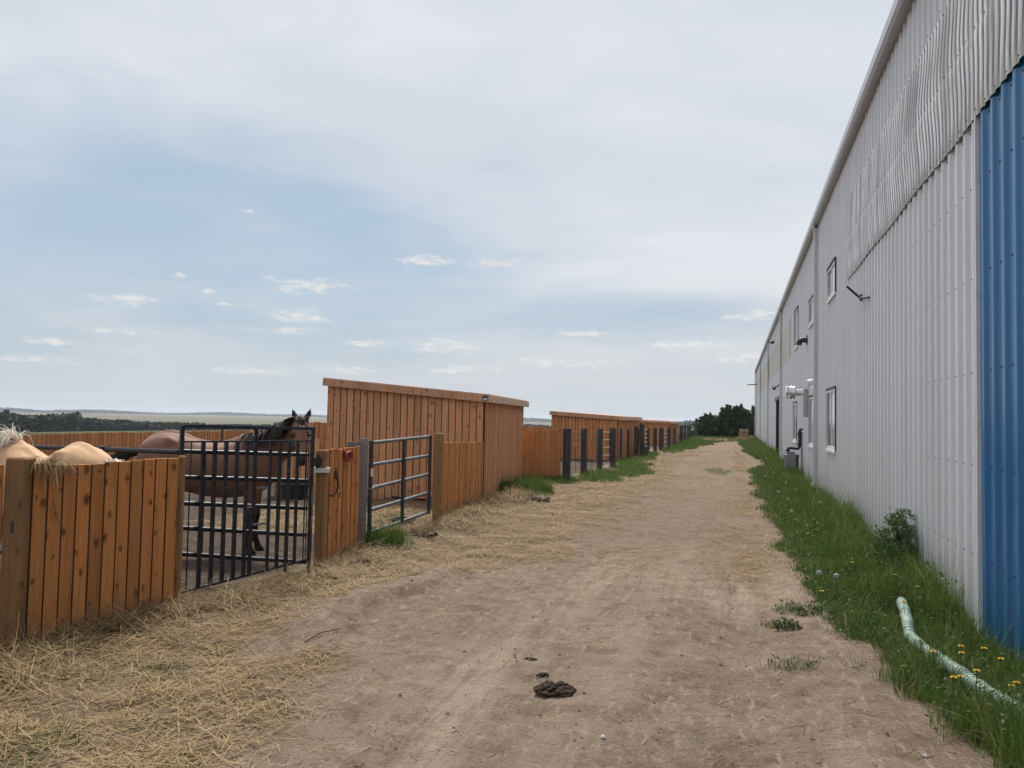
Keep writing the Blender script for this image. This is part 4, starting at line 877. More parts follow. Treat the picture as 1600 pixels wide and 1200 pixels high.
def coatA(co):
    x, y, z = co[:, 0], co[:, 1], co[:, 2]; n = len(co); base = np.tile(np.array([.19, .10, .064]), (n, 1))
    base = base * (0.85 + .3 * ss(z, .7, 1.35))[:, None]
    dk = np.array([.018, .012, .011])
    f = (1 - ss(z, .42, .68)) * (z < .75); base = base * (1 - f[:, None]) + dk * f[:, None]
    v = co - np.array(pollA); al = v @ np.array(axA); fr = v @ np.array(frA); sd_ = v @ np.array(sdA)
    inh = (al > -.02) & (np.hypot(x - 1.0, y + .35) < .36) & (x > .82)
    mz = ss(al, .40, .50) * inh; base = base * (1 - mz[:, None] * .85) + dk * mz[:, None] * .85
    ear = ((-al) > .035) & (z > pollA.z + .02) & (np.abs(sd_) < .2); base[ear] = np.array([.03, .018, .014])
    st = inh & (fr > .03) & (np.hypot(sd_ - .005, (al - .115) * .8) < .030); base[st] = np.array([.62, .58, .53])
    fore = inh & (al < .055) & (fr > .02); base[fore] = np.array([.03, .02, .017])
    eye = inh & (np.hypot(al - .20, fr - .045) < .035) & (np.abs(sd_) > .06); base[eye] *= .5
    nos = inh & (np.abs(al - .53) < .02) & (np.abs(np.abs(sd_) - .03) < .012); base[nos] *= .4
    return base
put_coat(meA, coatA)
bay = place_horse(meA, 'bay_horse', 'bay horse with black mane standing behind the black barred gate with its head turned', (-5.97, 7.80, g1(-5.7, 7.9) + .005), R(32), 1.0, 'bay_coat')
for s in (-1, 1):
    b = MB(); c = pollA + axA * .20 + sdA * (s * .098) + frA * .035
    b.lathe((c.x, c.y, c.z), [(.002, -.019), (.013, -.014), (.019, 0), (.013, .014), (.002, .019)], 10); mesh_obj('eye', b.v, b.f, M['black'], bay, smooth=True, local=True)
roots = []
crest = interp_rings(neckA, 14)
for i, (c, sv, uv, w, hu, hd) in enumerate(crest):
    f = i / (len(crest) - 1)
    if f < .12: continue
    top = Vector(c) + Vector(uv).normalized() * (hu * .93); sv = Vector(sv)
    for k in range(8 if f < .55 else 17):
        roots.append((top + Vector((rh.uniform(-.02, .02), rh.uniform(-.012, .012), rh.uniform(-.015, .008))), -sv * 1.0 + Vector(uv) * .12 + Vector((-.12, 0, 0)), rh.uniform(.24, .42), 2.6, .12))
hair('mane', roots, bay, M['mane_dark'], 6, 2, .017)
roots = [(pollA + axA * rh.uniform(-.03, .03) + frA * .075 + sdA * rh.uniform(-.045, .045), frA * .6 + axA * .8, rh.uniform(.08, .15), .3, .16) for _ in range(70)]
hair('forelock', roots, bay, M['mane_dark'], 4, 3, .012)
roots = [((-.79 + rh.uniform(-.02, .02), rh.gauss(0, .02), 1.21 + rh.uniform(-.04, .03)), (-.9, 0, -.15), rh.uniform(.6, .95), 2.6, .10) for _ in range(260)]
hair('tail', roots, bay, M['mane_dark'], 7, 4, .016)
# palomino, head down behind the nearest fence
neckB = [((.36, 0, 1.14), Yv, (-.2, 0, 1), .17, .27, .30), ((.56, .0, 1.18), Yv, (.05, 0, 1), .14, .25, .26), ((.78, 0, 1.12), Yv, (.40, 0, .9), .11, .20, .21), ((1.0, 0, .93), Yv, (.65, 0, .78), .09, .16, .165), ((1.14, 0, .76), Yv, (.8, 0, .6), .08, .12, .12), ((1.19, 0, .69), Yv, (.9, 0, .4), .07, .08, .1)]
pollB = Vector((1.20, 0, .70)); rgB, frB, sdB, axB = head_rings(pollB, (.18, 0, -.98), (0, 1, 0), .56)
hB = {'rings': rgB, 'ears': ears_for(pollB, frB, sdB, axB)}
meB = fuse(horse_body(neckB, hB, [leg_front(1, .08), leg_front(-1, -.10), leg_hind(1, .1), leg_hind(-1, -.06)], .03), 'palomino_body', .019, 5)
def coatB(co):
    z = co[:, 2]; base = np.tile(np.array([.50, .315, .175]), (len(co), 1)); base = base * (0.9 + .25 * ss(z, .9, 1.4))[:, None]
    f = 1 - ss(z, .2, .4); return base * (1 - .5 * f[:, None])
put_coat(meB, coatB)
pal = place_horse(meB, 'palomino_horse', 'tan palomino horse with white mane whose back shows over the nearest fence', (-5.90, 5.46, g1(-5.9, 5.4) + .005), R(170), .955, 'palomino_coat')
for s in (-1, 1):
    b = MB(); c = pollB + axB * .20 + sdB * (s * .098) + frB * .035
    b.lathe((c.x, c.y, c.z), [(.002, -.019), (.013, -.014), (.019, 0), (.013, .014), (.002, .019)], 10); mesh_obj('eye', b.v, b.f, M['black'], pal, smooth=True, local=True)
roots = []
for i, (c, sv, uv, w, hu, hd) in enumerate(interp_rings(neckB, 14)):
    f = i / 70
    if f < .11: continue
    top = Vector(c) + Vector(uv).normalized() * (hu * .93)
    for k in range(42): roots.append((top + Vector((rh.uniform(-.02, .02), rh.uniform(-.02, .02), rh.uniform(-.01, .01))), Vector((rh.uniform(.0, .5), .45, .8)), rh.uniform(.14, .34), 2.2, .34))
hair('mane', roots, pal, M['mane_white'], 6, 12, .014)
roots = [((-.79 + rh.uniform(-.03, .03), rh.gauss(0, .03), 1.23 + rh.uniform(-.04, .05)), (-.5, 0, .15), rh.uniform(.5, .9), 3.4, .10) for _ in range(260)]
hair('tail', roots, pal, M['mane_white'], 7, 14, .014)

# ------------------------------------------------------------------ loose growth: straw, grass, weeds
def strips(name, P, D, L, W_, bend, seg, material, droop=0.0, seed=0, kind='stuff', taper=True):
    """vectorised blades: base P, direction D (unit), length L, width W_; each blade one island"""
    r = np.random.default_rng(seed); n = len(P); side = np.cross(D, np.array([0, 0, 1.0])); ln = np.linalg.norm(side, axis=1, keepdims=True)
    rnd = r.normal(size=(n, 3)); rnd[:, 2] *= .3; side = np.where(ln > .2, side / np.maximum(ln, 1e-6), rnd / np.linalg.norm(rnd, axis=1, keepdims=True))
    if not taper: pass
    bv = r.normal(size=(n, 3)) * bend[:, None]; rows = []
    for k in range(seg + 1):
        f = k / seg; c = P + D * (L * f)[:, None] + bv * (f * f * L)[:, None]; c[:, 2] -= droop * L * f * f
        w = W_ * ((1 - f ** 1.5) * .95 + .05) if taper else W_
        rows.append(c - side * (w / 2)[:, None]); rows.append(c + side * (w / 2)[:, None])
    V = np.stack(rows, 1).reshape(-1, 3); m = 2 * (seg + 1); base = (np.arange(n) * m)[:, None, None]
    q = np.array([[2 * k, 2 * k + 1, 2 * k + 3, 2 * k + 2] for k in range(seg)])[None]; F = (base + q).reshape(-1, 4)
    me = bpy.data.meshes.new(name); me.vertices.add(len(V)); me.vertices.foreach_set('co', V.astype(np.float32).ravel()); me.loops.add(F.size); me.loops.foreach_set('vertex_index', F.ravel().astype(np.int32))
    me.polygons.add(len(F)); me.polygons.foreach_set('loop_start', np.arange(0, F.size, 4, dtype=np.int32)); me.update(calc_edges=True); me.materials.append(material)
    o = bpy.data.objects.new(name, me); COL.objects.link(o); tag(o, kind=kind); return o
rg = np.random.default_rng(11)
def scatter(n, x0, x1, y0, y1, dens, ypow=2.0):
    """more samples near the camera, then kept by density"""
    y = y0 + (y1 - y0) * rg.random(n) ** ypow; x = x0 + (x1 - x0) * rg.random(n); k = rg.random(n) < dens(x, y); return x[k], y[k]
# straw and hay strewn over the lane and the pens
sx, sy = scatter(420000, -8.5, 1.2, 2.2, 46, lambda x, y: np.clip(straw_d(x, y) ** 1.2 * .95 + .035 * (x > fence_x(y)), 0, 1), 2.1)
n = len(sx); dc = np.hypot(sx, sy); an = rg.uniform(0, 2 * np.pi, n); tilt = rg.normal(.02, .10, n)
sd_ = straw_d(sx, sy)
D = np.stack([np.cos(an) * np.cos(tilt), np.sin(an) * np.cos(tilt), np.sin(tilt)], 1)
L = rg.uniform(.05, .20, n) * (.45 + .55 * ss(sd_, .05, .35)) * (1 + .02 * dc); W_ = rg.uniform(.0018, .0042, n) * (1 + .065 * np.maximum(dc - 5, 0))
P = np.stack([sx, sy, gh(sx, sy) + .004 + rg.random(n) ** 2 * .035 * (.2 + sd_)], 1); P -= D * (L / 2)[:, None] * np.array([1, 1, 0])
strips('straw', P, D, L, W_, rg.uniform(.02, .16, n), 3, M['straw'], .04, 1, taper=False)
# hay heaped along the foot of the fences
hx, hy = [], []
for (a, c, k) in (((-4.72, 4.55), (-4.38, 5.6), 2600), ((-4.18, 5.6), (-3.95, 7.2), 1000), ((-4.2, 7.3), (-4.4, 8.6), 500), ((-4.45, 9.0), (-4.25, 11), 1300), ((-4.35, 11.2), (-4.6, 15), 3400), ((-4.1, 3.6), (-4.75, 4.5), 900), ((-4.15, 14.4), (-4.5, 16.2), 2200), ((-6.8, 9.8), (-5.2, 12.5), 900)):
    f = rg.random(k); hx.append(a[0] + (c[0] - a[0]) * f + rg.normal(0, .16, k)); hy.append(a[1] + (c[1] - a[1]) * f + rg.normal(0, .1, k))
hx, hy = np.concatenate(hx), np.concatenate(hy); n = len(hx); an = rg.uniform(0, 2 * np.pi, n); tilt = rg.normal(.12, .35, n)
D = np.stack([np.cos(an) * np.cos(tilt), np.sin(an) * np.cos(tilt), np.sin(tilt)], 1); L = rg.uniform(.10, .32, n); dc = np.hypot(hx, hy)
P = np.stack([hx, hy, gh(hx, hy) + rg.random(n) * .09], 1) - D * (L / 2)[:, None] * np.array([1, 1, .3])
strips('straw', P, D, L, rg.uniform(.002, .0042, n) * (1 + .08 * np.maximum(dc - 5, 0)), rg.uniform(.05, .35, n), 4, M['straw'], .15, 2, taper=False)
# pebbles and clods
gx_, gy_ = scatter(34000, -5, 1.2, 2.2, 22, lambda x, y: .45 * (1 - .5 * straw_d(x, y)), 1.8)
b = MB(); z_ = gh(gx_, gy_)
for i in range(len(gx_)):
    s = min(.020, .0028 * math.exp(abs(rg.normal(0, .62)))); v = [(rg.normal(0, .18), 0, 0)]
    o_ = [(1, 0, 0), (0, 1, 0), (-1, 0, 0), (0, -1, 0), (0, 0, .7), (0, 0, -.5)]
    b.add([(gx_[i] + q[0] * s * rg.uniform(.7, 1.3), gy_[i] + q[1] * s * rg.uniform(.7, 1.3), z_[i] + s * .2 + q[2] * s) for q in o_], [(0, 1, 4), (1, 2, 4), (2, 3, 4), (3, 0, 4), (1, 0, 5), (2, 1, 5), (3, 2, 5), (0, 3, 5)])
gv = mesh_obj('gravel', b.v, b.f, M['pebble']); tag(gv, kind='stuff')
ws = MB(); ws.lathe((-.66, 4.12, g1(-.66, 4.12) + .008), [(.003, -.008), (.011, -.004), (.014, .003), (.009, .010), (.002, .012)], 7)
o = ws.build('stone', M['puff'], None, True); tag(o, 'small pale stone lying on the bare dirt near the bottom of the picture', 'stone')
# grass
def grass(name, x, y, hmin, hmax, seed, wide=1.0, lean=.35, material='grass', z=None):
    n = len(x); dc = np.hypot(x, y); an = rg.uniform(0, 2 * np.pi, n); ti = np.abs(rg.normal(0, lean, n)); h = hmin + (hmax - hmin) * rg.random(n) ** 1.3
    D = np.stack([np.cos(an) * np.sin(ti), np.sin(an) * np.sin(ti), np.cos(ti)], 1)
    P = np.stack([x, y, (gh(x, y) if z is None else z) - .01], 1)
    return strips(name, P, D, h, wide * rg.uniform(.003, .007, n) * (1 + .085 * np.maximum(dc - 5, 0)), rg.uniform(.05, .35, n), 4, M[material], .28, seed)
def pipe_x(y): return np.interp(y, [3.9, 4.5, 5.05, 5.65, 6.2, 6.7, 7.3, 7.75, 8.0], [1.80, 1.75, 1.56, 1.43, 1.35, 1.33, 1.40, 1.46, 1.5])
def verge(x, y):
    q = x - pipe_x(y); over = (q > -.20) & (q < .06) & (y < 7.9)
    return np.clip(grass_d(x, y), 0, 1) * np.where(over, .42 + .5 * ss(np.abs(y - 6.75), .45, .1), 1)
gx_, gy_ = scatter(250000, .0, 1.93, 3.2, 80, verge, 2.0)
tall = .06 + .27 * ss(gx_ - .45, .05, 1.3) * (.25 + 1.5 * ss(fbm(gx_ / .45, gy_ / .55, 77, 4), .3, .7)) + .05 * rg.random(len(gx_))
tall *= np.where((gy_ > 3.2) & (gy_ < 40), 1, .9)
grass('grass', gx_, gy_, tall * .45, tall * 1.25, 5)
kk = rg.random(len(gx_)) < .11; grass('grass', gx_[kk], gy_[kk], tall[kk] * .6, tall[kk] * 1.5, 15, .8, .55, 'straw')
kk = rg.random(len(gx_)) < .08; q_ = rg.normal(size=(3, kk.sum())); gl = np.stack([gx_[kk] + .03 * q_[0], gy_[kk] + .03 * q_[1], gh(gx_[kk], gy_[kk]) + tall[kk] * rg.uniform(.1, .75, kk.sum())], 1)
BROAD = gl
k = 4200; yy = 3.4 + 50 * rg.random(k) ** 2; xx = XW - .08 - np.abs(rg.normal(0, .10, k)); grass('grass', xx, yy, .22, .52, 6, 1.0, .22)
gx_, gy_ = scatter(200000, -5.6, 0.0, 2.2, 80, lambda x, y: np.clip(grass_d(x, y), 0, 1) * (x > fence_x(y) - .6) * .8, 1.8)
dense = ss(grass_d(gx_, gy_), .3, 1.0); nearb = ss(gy_, 5, 9)
grass('grass', gx_, gy_, .04 + .03 * dense, .09 + (.16 * dense) * (.35 + .65 * nearb), 7, 1.0, .5)
gx_, gy_ = scatter(260000, -5.2, -1.5, 15, 80, lambda x, y: np.clip(grass_d(x, y), 0, 1) * (x > fence_x(y) - .3), 1.4)
grass('grass', gx_, gy_, .06, .24, 17, 1.0, .5)
for (cx, cy, r_, k, h) in ((-4.28, 9.0, .26, 900, .42), (-4.75, 16.6, .35, 1600, .42), (-4.35, 16.9, .4, 1800, .42), (-4.9, 18.3, .35, 1200, .36)):
    a = rg.uniform(0, 6.283, k); q = r_ * np.sqrt(rg.random(k)); grass('grass', cx + q * np.cos(a), cy + q * np.sin(a), h * .45, h, 8, 1.1, .32)
k = 9000; grass('grass', -16.9 + rg.exponential(.25, k), 6 + 28 * rg.random(k), .12, .4, 9, 1.4, .3)
k = 14000; yy = rg.uniform(70, 95, k); xx = rg.uniform(-16, 5, k); grass('grass', xx, yy, .15, .5, 10, 1.6, .3)
# dandelions
def dandelion(label, group, yellow=True):
    t_ = thing('dandelion', label, 'flower', (0, 0, 0), 0, group); b = MB()
    b.tube([(0, 0, 0), (.006, .004, .12), (.004, .0, .235)], .0032, 6); mesh_obj('stem', b.v, b.f, M['stem'], t_, local=True); b = MB(); r = random.Random(3)
    if yellow:
        for ring, (m_, el_, L_) in enumerate(((16, .25, .019), (14, .6, .017), (10, 1.0, .012))):
            for k in range(m_):
                a = 2 * math.pi * (k + .5 * ring) / m_ + r.uniform(-.1, .1); d = Vector((math.cos(a) * math.cos(el_), math.sin(a) * math.cos(el_), math.sin(el_))); s = Vector((-math.sin(a), math.cos(a), 0)) * .0042; o = Vector((.004, 0, .235))
                b.add([o - s * .6, o + s * .6, o + d * L_ + s, o + d * L_ - s], [(0, 1, 2, 3)])
        mesh_obj('flower_head', b.v, b.f, M['petal'], t_, local=True)
    else:
        for k in range(150):
            d = Vector((r.gauss(0, 1), r.gauss(0, 1), r.gauss(.1, 1))).normalized(); s = d.orthogonal().normalized() * .004; o = Vector((.004, 0, .238)); q = d.cross(s).normalized() * .004
            b.add([o, o + d * .024 + s, o + d * .026 + q, o + d * .024 - s], [(0, 1, 2, 3)])
        mesh_obj('seed_head', b.v, b.f, M['puff'], t_, local=True)
    return t_
dl = 'yellow dandelion blooming in the long grass beside the barn wall'
proto = dandelion(dl, 'yellow dandelions along the barn')
yl = [(1.62, 5.95), (1.50, 6.0), (1.44, 5.75), (1.62, 5.6), (1.78, 5.5), (1.25, 5.65), (1.35, 7.1), (1.55, 5.15), (1.22, 5.05), (1.42, 5.35), (1.30, 5.2), (1.62, 7.9), (1.5, 8.3), (1.2, 8.9), (1.1, 11.6), (1.0, 11.9), (1.18, 12.3), (.95, 11.2), (.9, 12.8), (1.2, 12.9), (1.35, 13.6), (1.45, 9.6), (.75, 7.4), (1.6, 5.25)]
for i, (x, y) in enumerate(yl):
    z = g1(x, y) + rh.uniform(-.03, .02)
    if i == 0: proto.location = (x, y, z)
    else: copy_tree(proto, (x, y, z), rh.uniform(0, 6))
proto = dandelion('white seeded dandelion clock standing in the grass beside the barn wall', 'dandelion clocks along the barn', False)
for i, (x, y) in enumerate([(.80, 8.2), (.95, 8.1), (.9, 13.5), (1.0, 16), (.9, 17.5), (1.2, 20), (1.3, 18), (.8, 22), (1.1, 24), (1.5, 15.2), (.9, 27), (1.2, 33), (1.0, 30)]):
    z = g1(x, y) - .0
    if i == 0: proto.location = (x, y, z)
    else: copy_tree(proto, (x, y, z), rh.uniform(0, 6))
# leafy things
def leaves(name, centres, material, parent, size, seed, flat=.5):
    """centres: array of points; one small diamond leaf each"""
    r = np.random.default_rng(seed); n = len(centres); u = r.normal(size=(n, 3)); u /= np.linalg.norm(u, axis=1, keepdims=True); v = np.cross(u, r.normal(size=(n, 3))); v /= np.linalg.norm(v, axis=1, keepdims=True)
    s = size * r.uniform(.55, 1.3, n)[:, None]; a = centres - u * s; c = centres + u * s; b_ = centres + v * s * flat + u * s * .1; d_ = centres - v * s * flat + u * s * .1
    V = np.stack([a, b_, c, d_], 1).reshape(-1, 3); F = np.arange(4 * n).reshape(-1, 4)
    me = bpy.data.meshes.new(name); me.vertices.add(len(V))
    if parent is not None: q = np.array(INV[parent.name]); V = V @ q[:3, :3].T + q[:3, 3]
    me.vertices.foreach_set('co', V.astype(np.float32).ravel()); me.loops.add(F.size); me.loops.foreach_set('vertex_index', F.ravel().astype(np.int32))
    me.polygons.add(n); me.polygons.foreach_set('loop_start', np.arange(0, F.size, 4, dtype=np.int32)); me.update(calc_edges=True); me.materials.append(material)
    o = bpy.data.objects.new(name, me); COL.objects.link(o); o.parent = parent; return o
def bush(name, label, cat, base, blobs, nleaf, size, material, group=None, seed=1, trunks=6):
    r = np.random.default_rng(seed); x, y = base; z = g1(x, y); t_ = thing(name, label, cat, (x, y, z), 0, group); C = []; b = MB()
    for (bx, by, bz, br) in blobs:
        m_ = int(nleaf * br ** 2 / sum(q[3] ** 2 for q in blobs)); d = r.normal(size=(m_, 3)); d /= np.linalg.norm(d, axis=1, keepdims=True); rad = br * r.random(m_) ** .38
        rad *= .78 + .5 * vnoise(d[:, 0] * 2.3 + bx * 3, d[:, 1] * 2.3 + d[:, 2] * 2.7 + by, seed); p = d * rad[:, None] + np.array([x + bx, y + by, z + bz])
        keep = vnoise(p[:, 0] / size / 3.2, p[:, 2] / size / 3.2 + p[:, 1], seed + 3) > .40; C.append(p[keep & (p[:, 2] > z + .02)])
        tip = Vector((x + bx, y + by, z + bz + br * .5)); root = Vector((x + bx * .25, y + by * .25, z - .05)); mid = root.lerp(tip, .5) + Vector((r.normal(0, .08), r.normal(0, .08), 0)) * br
        b.tube([root, mid, tip], [size * .42, size * .3, size * .1], 6)
        for q in range(3):
            e = tip + Vector(r.normal(size=3)) * br * .5; e.z = max(e.z, z + .05); b.tube([mid, (mid + e) / 2, e], [size * .2, size * .14, size * .05], 5)
        if size > .05:
            for q in range(4):
                dd = Vector((r.normal(0, .8), r.normal(0, .5), r.uniform(.4, 1.2))).normalized(); e = tip + dd * br * r.uniform(.8, 1.25)
                if e.z < z + .1: continue
                b.tube([tip, tip.lerp(e, .5), e], [size * .14, size * .1, size * .04], 5); mm = 46; ff = r.random(mm)[:, None] ** .6
                C.append(np.array(tip) + (np.array(e) - np.array(tip)) * ff + r.normal(size=(mm, 3)) * size * .9 * (1.15 - ff))
    b.build('trunk', M['dark'], t_, True); leaves('crown', np.concatenate(C), M[material], t_, size, seed); return t_
tag(leaves('broad_leaves', np.repeat(BROAD, 2, 0) + np.random.default_rng(3).normal(size=(2 * len(BROAD), 3)) * .02, M['weed'], None, .019, 51, .45), kind='stuff')
rs = random.Random(21)
def blob_set(w, h, n, dpt=1.0):
    out = []
    for i in range(n):
        f = rs.uniform(-1, 1); hh = h * (1 - .55 * abs(f) ** 1.6); out.append((f * w, rs.uniform(-dpt, dpt), rs.uniform(.25, .82) * hh, rs.uniform(.22, .36) * h * (1 - .3 * abs(f))))
    return out
bush('shrub', 'dark leafy willow shrub at the end of the lane beside the barn corner', 'shrub', (.3, 82), blob_set(1.7, 2.9, 20), 8000, .17, 'far_leaf', 'shrubs at the end of the lane', 31)
bush('shrub', 'tallest ragged part of the dark thicket behind the hay bales', 'shrub', (-1.0, 81), [(0, 0, 1.0, 1.0), (.4, .2, 1.9, .8), (-.1, 0, 2.4, .5), (.3, 0, 2.9, .3), (-.7, .1, 1.4, .7), (.9, .1, 2.3, .4), (1.5, 0, 2.6, .3), (2.0, .1, 2.1, .45), (1.1, .1, 1.9, .5)], 6500, .16, 'far_leaf', 'shrubs at the end of the lane', 32)
bush('shrub', 'low rounded dark shrub on the left of the thicket by the last posts', 'shrub', (-2.9, 80), [(0, 0, .9, .85), (-.6, .2, .8, .7), (.6, .1, 1.4, .8), (.2, 0, 1.7, .5), (-.3, 0, 1.6, .35), (.9, 0, .8, .8), (-.9, 0, .6, .5)], 5200, .15, 'far_leaf', 'shrubs at the end of the lane', 33)
bush('shrub', 'shrub rising behind the barn corner past the thin steel arm', 'shrub', (2.2, 86), blob_set(1.4, 2.9, 12), 4200, .17, 'far_leaf', 'shrubs at the end of the lane', 34)
bush('weed', 'bushy dark green weed growing up against the white wall', 'weed', (1.74, 9.3), [(-.02, 0, .2, .25), (0, .14, .42, .23), (-.06, -.1, .54, .19), (.01, .06, .66, .15), (-.14, .16, .32, .2), (-.08, -.2, .3, .2)], 9000, .017, 'weed', None, 35)
for i, (x, y, lab) in enumerate([(.42, 6.95, 'flat rosette weed on the bare dirt at the grass edge'), (.62, 7.45, 'small ragged weed between the dirt and the long grass')]):
    bush('weed', lab, 'weed', (x, y), [(0, 0, .015, .08), (.08, .03, .02, .06), (-.09, -.02, .015, .05)], 520, .015, 'weed', None, 40 + i)
# ------------------------------------------------------------------ things on the ground
def dung(label, x, y, items, seed):
    r = random.Random(seed); b = MB(); z = g1(x, y)
    for (dx, dy, dz, s) in items:
        n = 9; rows = 6; vs = []; ph = r.uniform(0, 9)
        for j in range(1, rows):
            th = math.pi * j / rows
            for k in range(n):
                a = 2 * math.pi * k / n; q = s * (1 + .30 * (vnoise(np.array([math.cos(a) * 1.7 + ph]), np.array([math.sin(a) * 1.7 + th * 2.2]), seed)[0] - .5) + r.uniform(-.07, .07))
                vs.append((x + dx + q * math.sin(th) * math.cos(a), y + dy + q * math.sin(th) * math.sin(a), z + dz + q * .6 * math.cos(th)))
        vs += [(x + dx, y + dy, z + dz + s * .72), (x + dx, y + dy, z + dz - s * .72)]; m_ = (rows - 1) * n
        b.add(vs, [(j * n + k, j * n + n + k, j * n + n + (k + 1) % n, j * n + (k + 1) % n) for j in range(rows - 2) for k in range(n)] + [(m_, k, (k + 1) % n) for k in range(n)] + [(m_ + 1, (rows - 2) * n + (k + 1) % n, (rows - 2) * n + k) for k in range(n)])
    o = b.build('dung_pile', M['dung'], None, True); tag(o, label, 'dung'); return o
rd = random.Random(8)
def pile(w, d, h, n, r0, r1):
    out = []
    for _ in range(n):
        a, q = rd.uniform(0, 6.283), math.sqrt(rd.random()); out.append((w * q * math.cos(a), d * q * math.sin(a), h * (1 - q * q) * rd.uniform(.2, 1) + .004, rd.uniform(r0, r1)))
    return out
dung('dark brown pile of horse dung in the middle of the bare lane', -1.06, 4.76, pile(.125, .095, .055, 150, .010, .026), 3)
dung('small broken clod of dung just behind the big pile', -1.22, 5.08, pile(.05, .03, .012, 22, .005, .013), 4)
dung('smallest flat scrap of dung farther up the lane from the pile', -1.42, 5.5, pile(.05, .03, .008, 20, .005, .011), 5)
dung('scattered dark dung beside the foot of the grey pipe gate', -4.12, 9.75, [(rd.uniform(-.22, .22), rd.uniform(-.14, .14), .02, rd.uniform(.025, .05)) for _ in range(22)], 6)
dung('scraped heap of old bedding and dung by the tall shed grass', -4.05, 15.3, [(rd.uniform(-.5, .5), rd.uniform(-.35, .35), .03, rd.uniform(.05, .09)) for _ in range(22)], 7)
for i, (x, y) in enumerate([(-3.9, 7.0), (-3.6, 7.35), (-4.0, 7.9)]):
    dung(['crumbled dung clod in the straw right of the barred gate', 'dung crumbs on the straw in front of the hinge post', 'dry dung lump under the narrow board fence'][i], x, y, [(rd.uniform(-.1, .1), rd.uniform(-.06, .06), .012, rd.uniform(.014, .028)) for _ in range(9)], 9 + i)
# green corrugated drain pipe in the grass
ctrl = [(1.50, 8.0, .02), (1.46, 7.75, .11), (1.40, 7.3, .12), (1.33, 6.7, .07), (1.35, 6.2, .085), (1.43, 5.65, .10), (1.56, 5.05, .11), (1.74, 4.5, .12), (1.79, 3.9, .11)]
Cc = np.array(ctrl); pts = []
for i in range(len(Cc) - 1):
    p0, p1, p2, p3 = Cc[max(i - 1, 0)], Cc[i], Cc[i + 1], Cc[min(i + 2, len(Cc) - 1)]
    for k in range(56): q = k / 56; pts.append(.5 * ((2 * p1) + (-p0 + p2) * q + (2 * p0 - 5 * p1 + 4 * p2 - p3) * q * q + (-p0 + 3 * p1 - 3 * p2 + p3) * q ** 3))
pts = [Vector((p[0], p[1], p[2] + g1(p[0], p[1]))) for p in pts]
b = MB(); b.tube(pts, [.040 + .004 * (1 if (k % 3) else -1) for k in range(len(pts))], 16)
o = b.build('drain_pipe', M['drain'], None); tag(o, 'pale green corrugated drain pipe lying in the long grass by the blue wall', 'pipe')
# hay bales at the far end
def bale(label, loc, rz, size):
    b = MB(); c = Vector(loc); ux = Vector((math.cos(rz), math.sin(rz), 0)); b.box(c, size, ux, bev=.05); o = b.build('hay_bale', M['bale']); tag(o, label, 'hay bale', 'hay bales at the end of the lane')
    s = MB(); uy = Vector((-ux.y, ux.x, 0))
    for f in (-.25, .25):
        q = c + ux * (size[0] * f); s.tube([q + uy * (sx * (size[1] / 2 + .003)) + Vector((0, 0, sz * (size[2] / 2 + .003))) for sx, sz in ((-1, -1), (-1, 1), (1, 1), (1, -1), (-1, -1))], .008, 5)
    tw = s.build('twine', M['trim']); tw.parent = o
    return o
zb = g1(.7, 74)
for k, lab in enumerate(('lowest bale of the small stack by the barn corner', 'middle bale of the small stack by the barn corner', 'topmost bale of the small stack by the barn corner')):
    bale(lab, (.72 + .03 * k, 74 + .05 * k, zb + .17 + .335 * k), R(4 * k), (.80, .5, .33))
bale('tipped hay bale leaning on the ground right of the small stack', (1.30, 74.2, zb + .2), R(-20), (.5, .5, .4))
k = 2600; a = rg.uniform(0, 6.283, k); q = np.sqrt(rg.random(k))
hx = np.concatenate([-1.7 + 1.0 * q * np.cos(a), .8 + .9 * q * np.cos(a)]); hy = np.concatenate([68 + 2.2 * q * np.sin(a), 72 + 1.5 * q * np.sin(a)]); n = len(hx); an = rg.uniform(0, 6.283, n); ti = rg.normal(.1, .3, n)
D = np.stack([np.cos(an) * np.cos(ti), np.sin(an) * np.cos(ti), np.sin(ti)], 1); strips('straw', np.stack([hx, hy, gh(hx, hy) + .18 * (1 - np.concatenate([q, q]) ** 2) * rg.random(n)], 1), D, rg.uniform(.2, .5, n), rg.uniform(.02, .035, n), rg.uniform(.05, .3, n), 2, M['straw'], .1, 14, taper=False)
# hay caught on the post and hanging down
r = random.Random(6); roots = []
hw = thing('hay_tuft', 'tuft of dry hay snagged over the board tops beside the broad weathered post', 'hay', (-4.74, 4.55, 1.27))
b = MB()
for i in range(130):
    f = abs(r.gauss(0, .5)); yy_ = 4.37 + .15 * r.random() * (1 if r.random() < .85 else 1.6); p = Vector((-4.822 + (yy_ - 4.375) * .332 + r.uniform(-.04, .03), yy_, 1.28 + r.uniform(-.01, .035))); dr = Vector((r.gauss(.35, .4), r.gauss(-.1, .5), r.gauss(.1, .5))).normalized(); L = r.uniform(.06, .22); vs = []; sd2 = Vector((r.gauss(0, 1), r.gauss(0, 1), r.gauss(0, .5))).normalized()
    for k in range(6):
        w = .0022; vs += [p - sd2 * w, p + sd2 * w]; p = p + dr.normalized() * (L / 5); dr = dr + Vector((.05, -.03, -.55))
        if p.x < -4.765 + (p.y - 4.5) * .337 + .012 and p.z < 1.28: p.x = -4.765 + (p.y - 4.5) * .337 + .015 + r.random() * .01
    b.add(vs, [(2 * k, 2 * k + 1, 2 * k + 3, 2 * k + 2) for k in range(5)])
b.build('strands', M['straw'], hw)
b = MB()
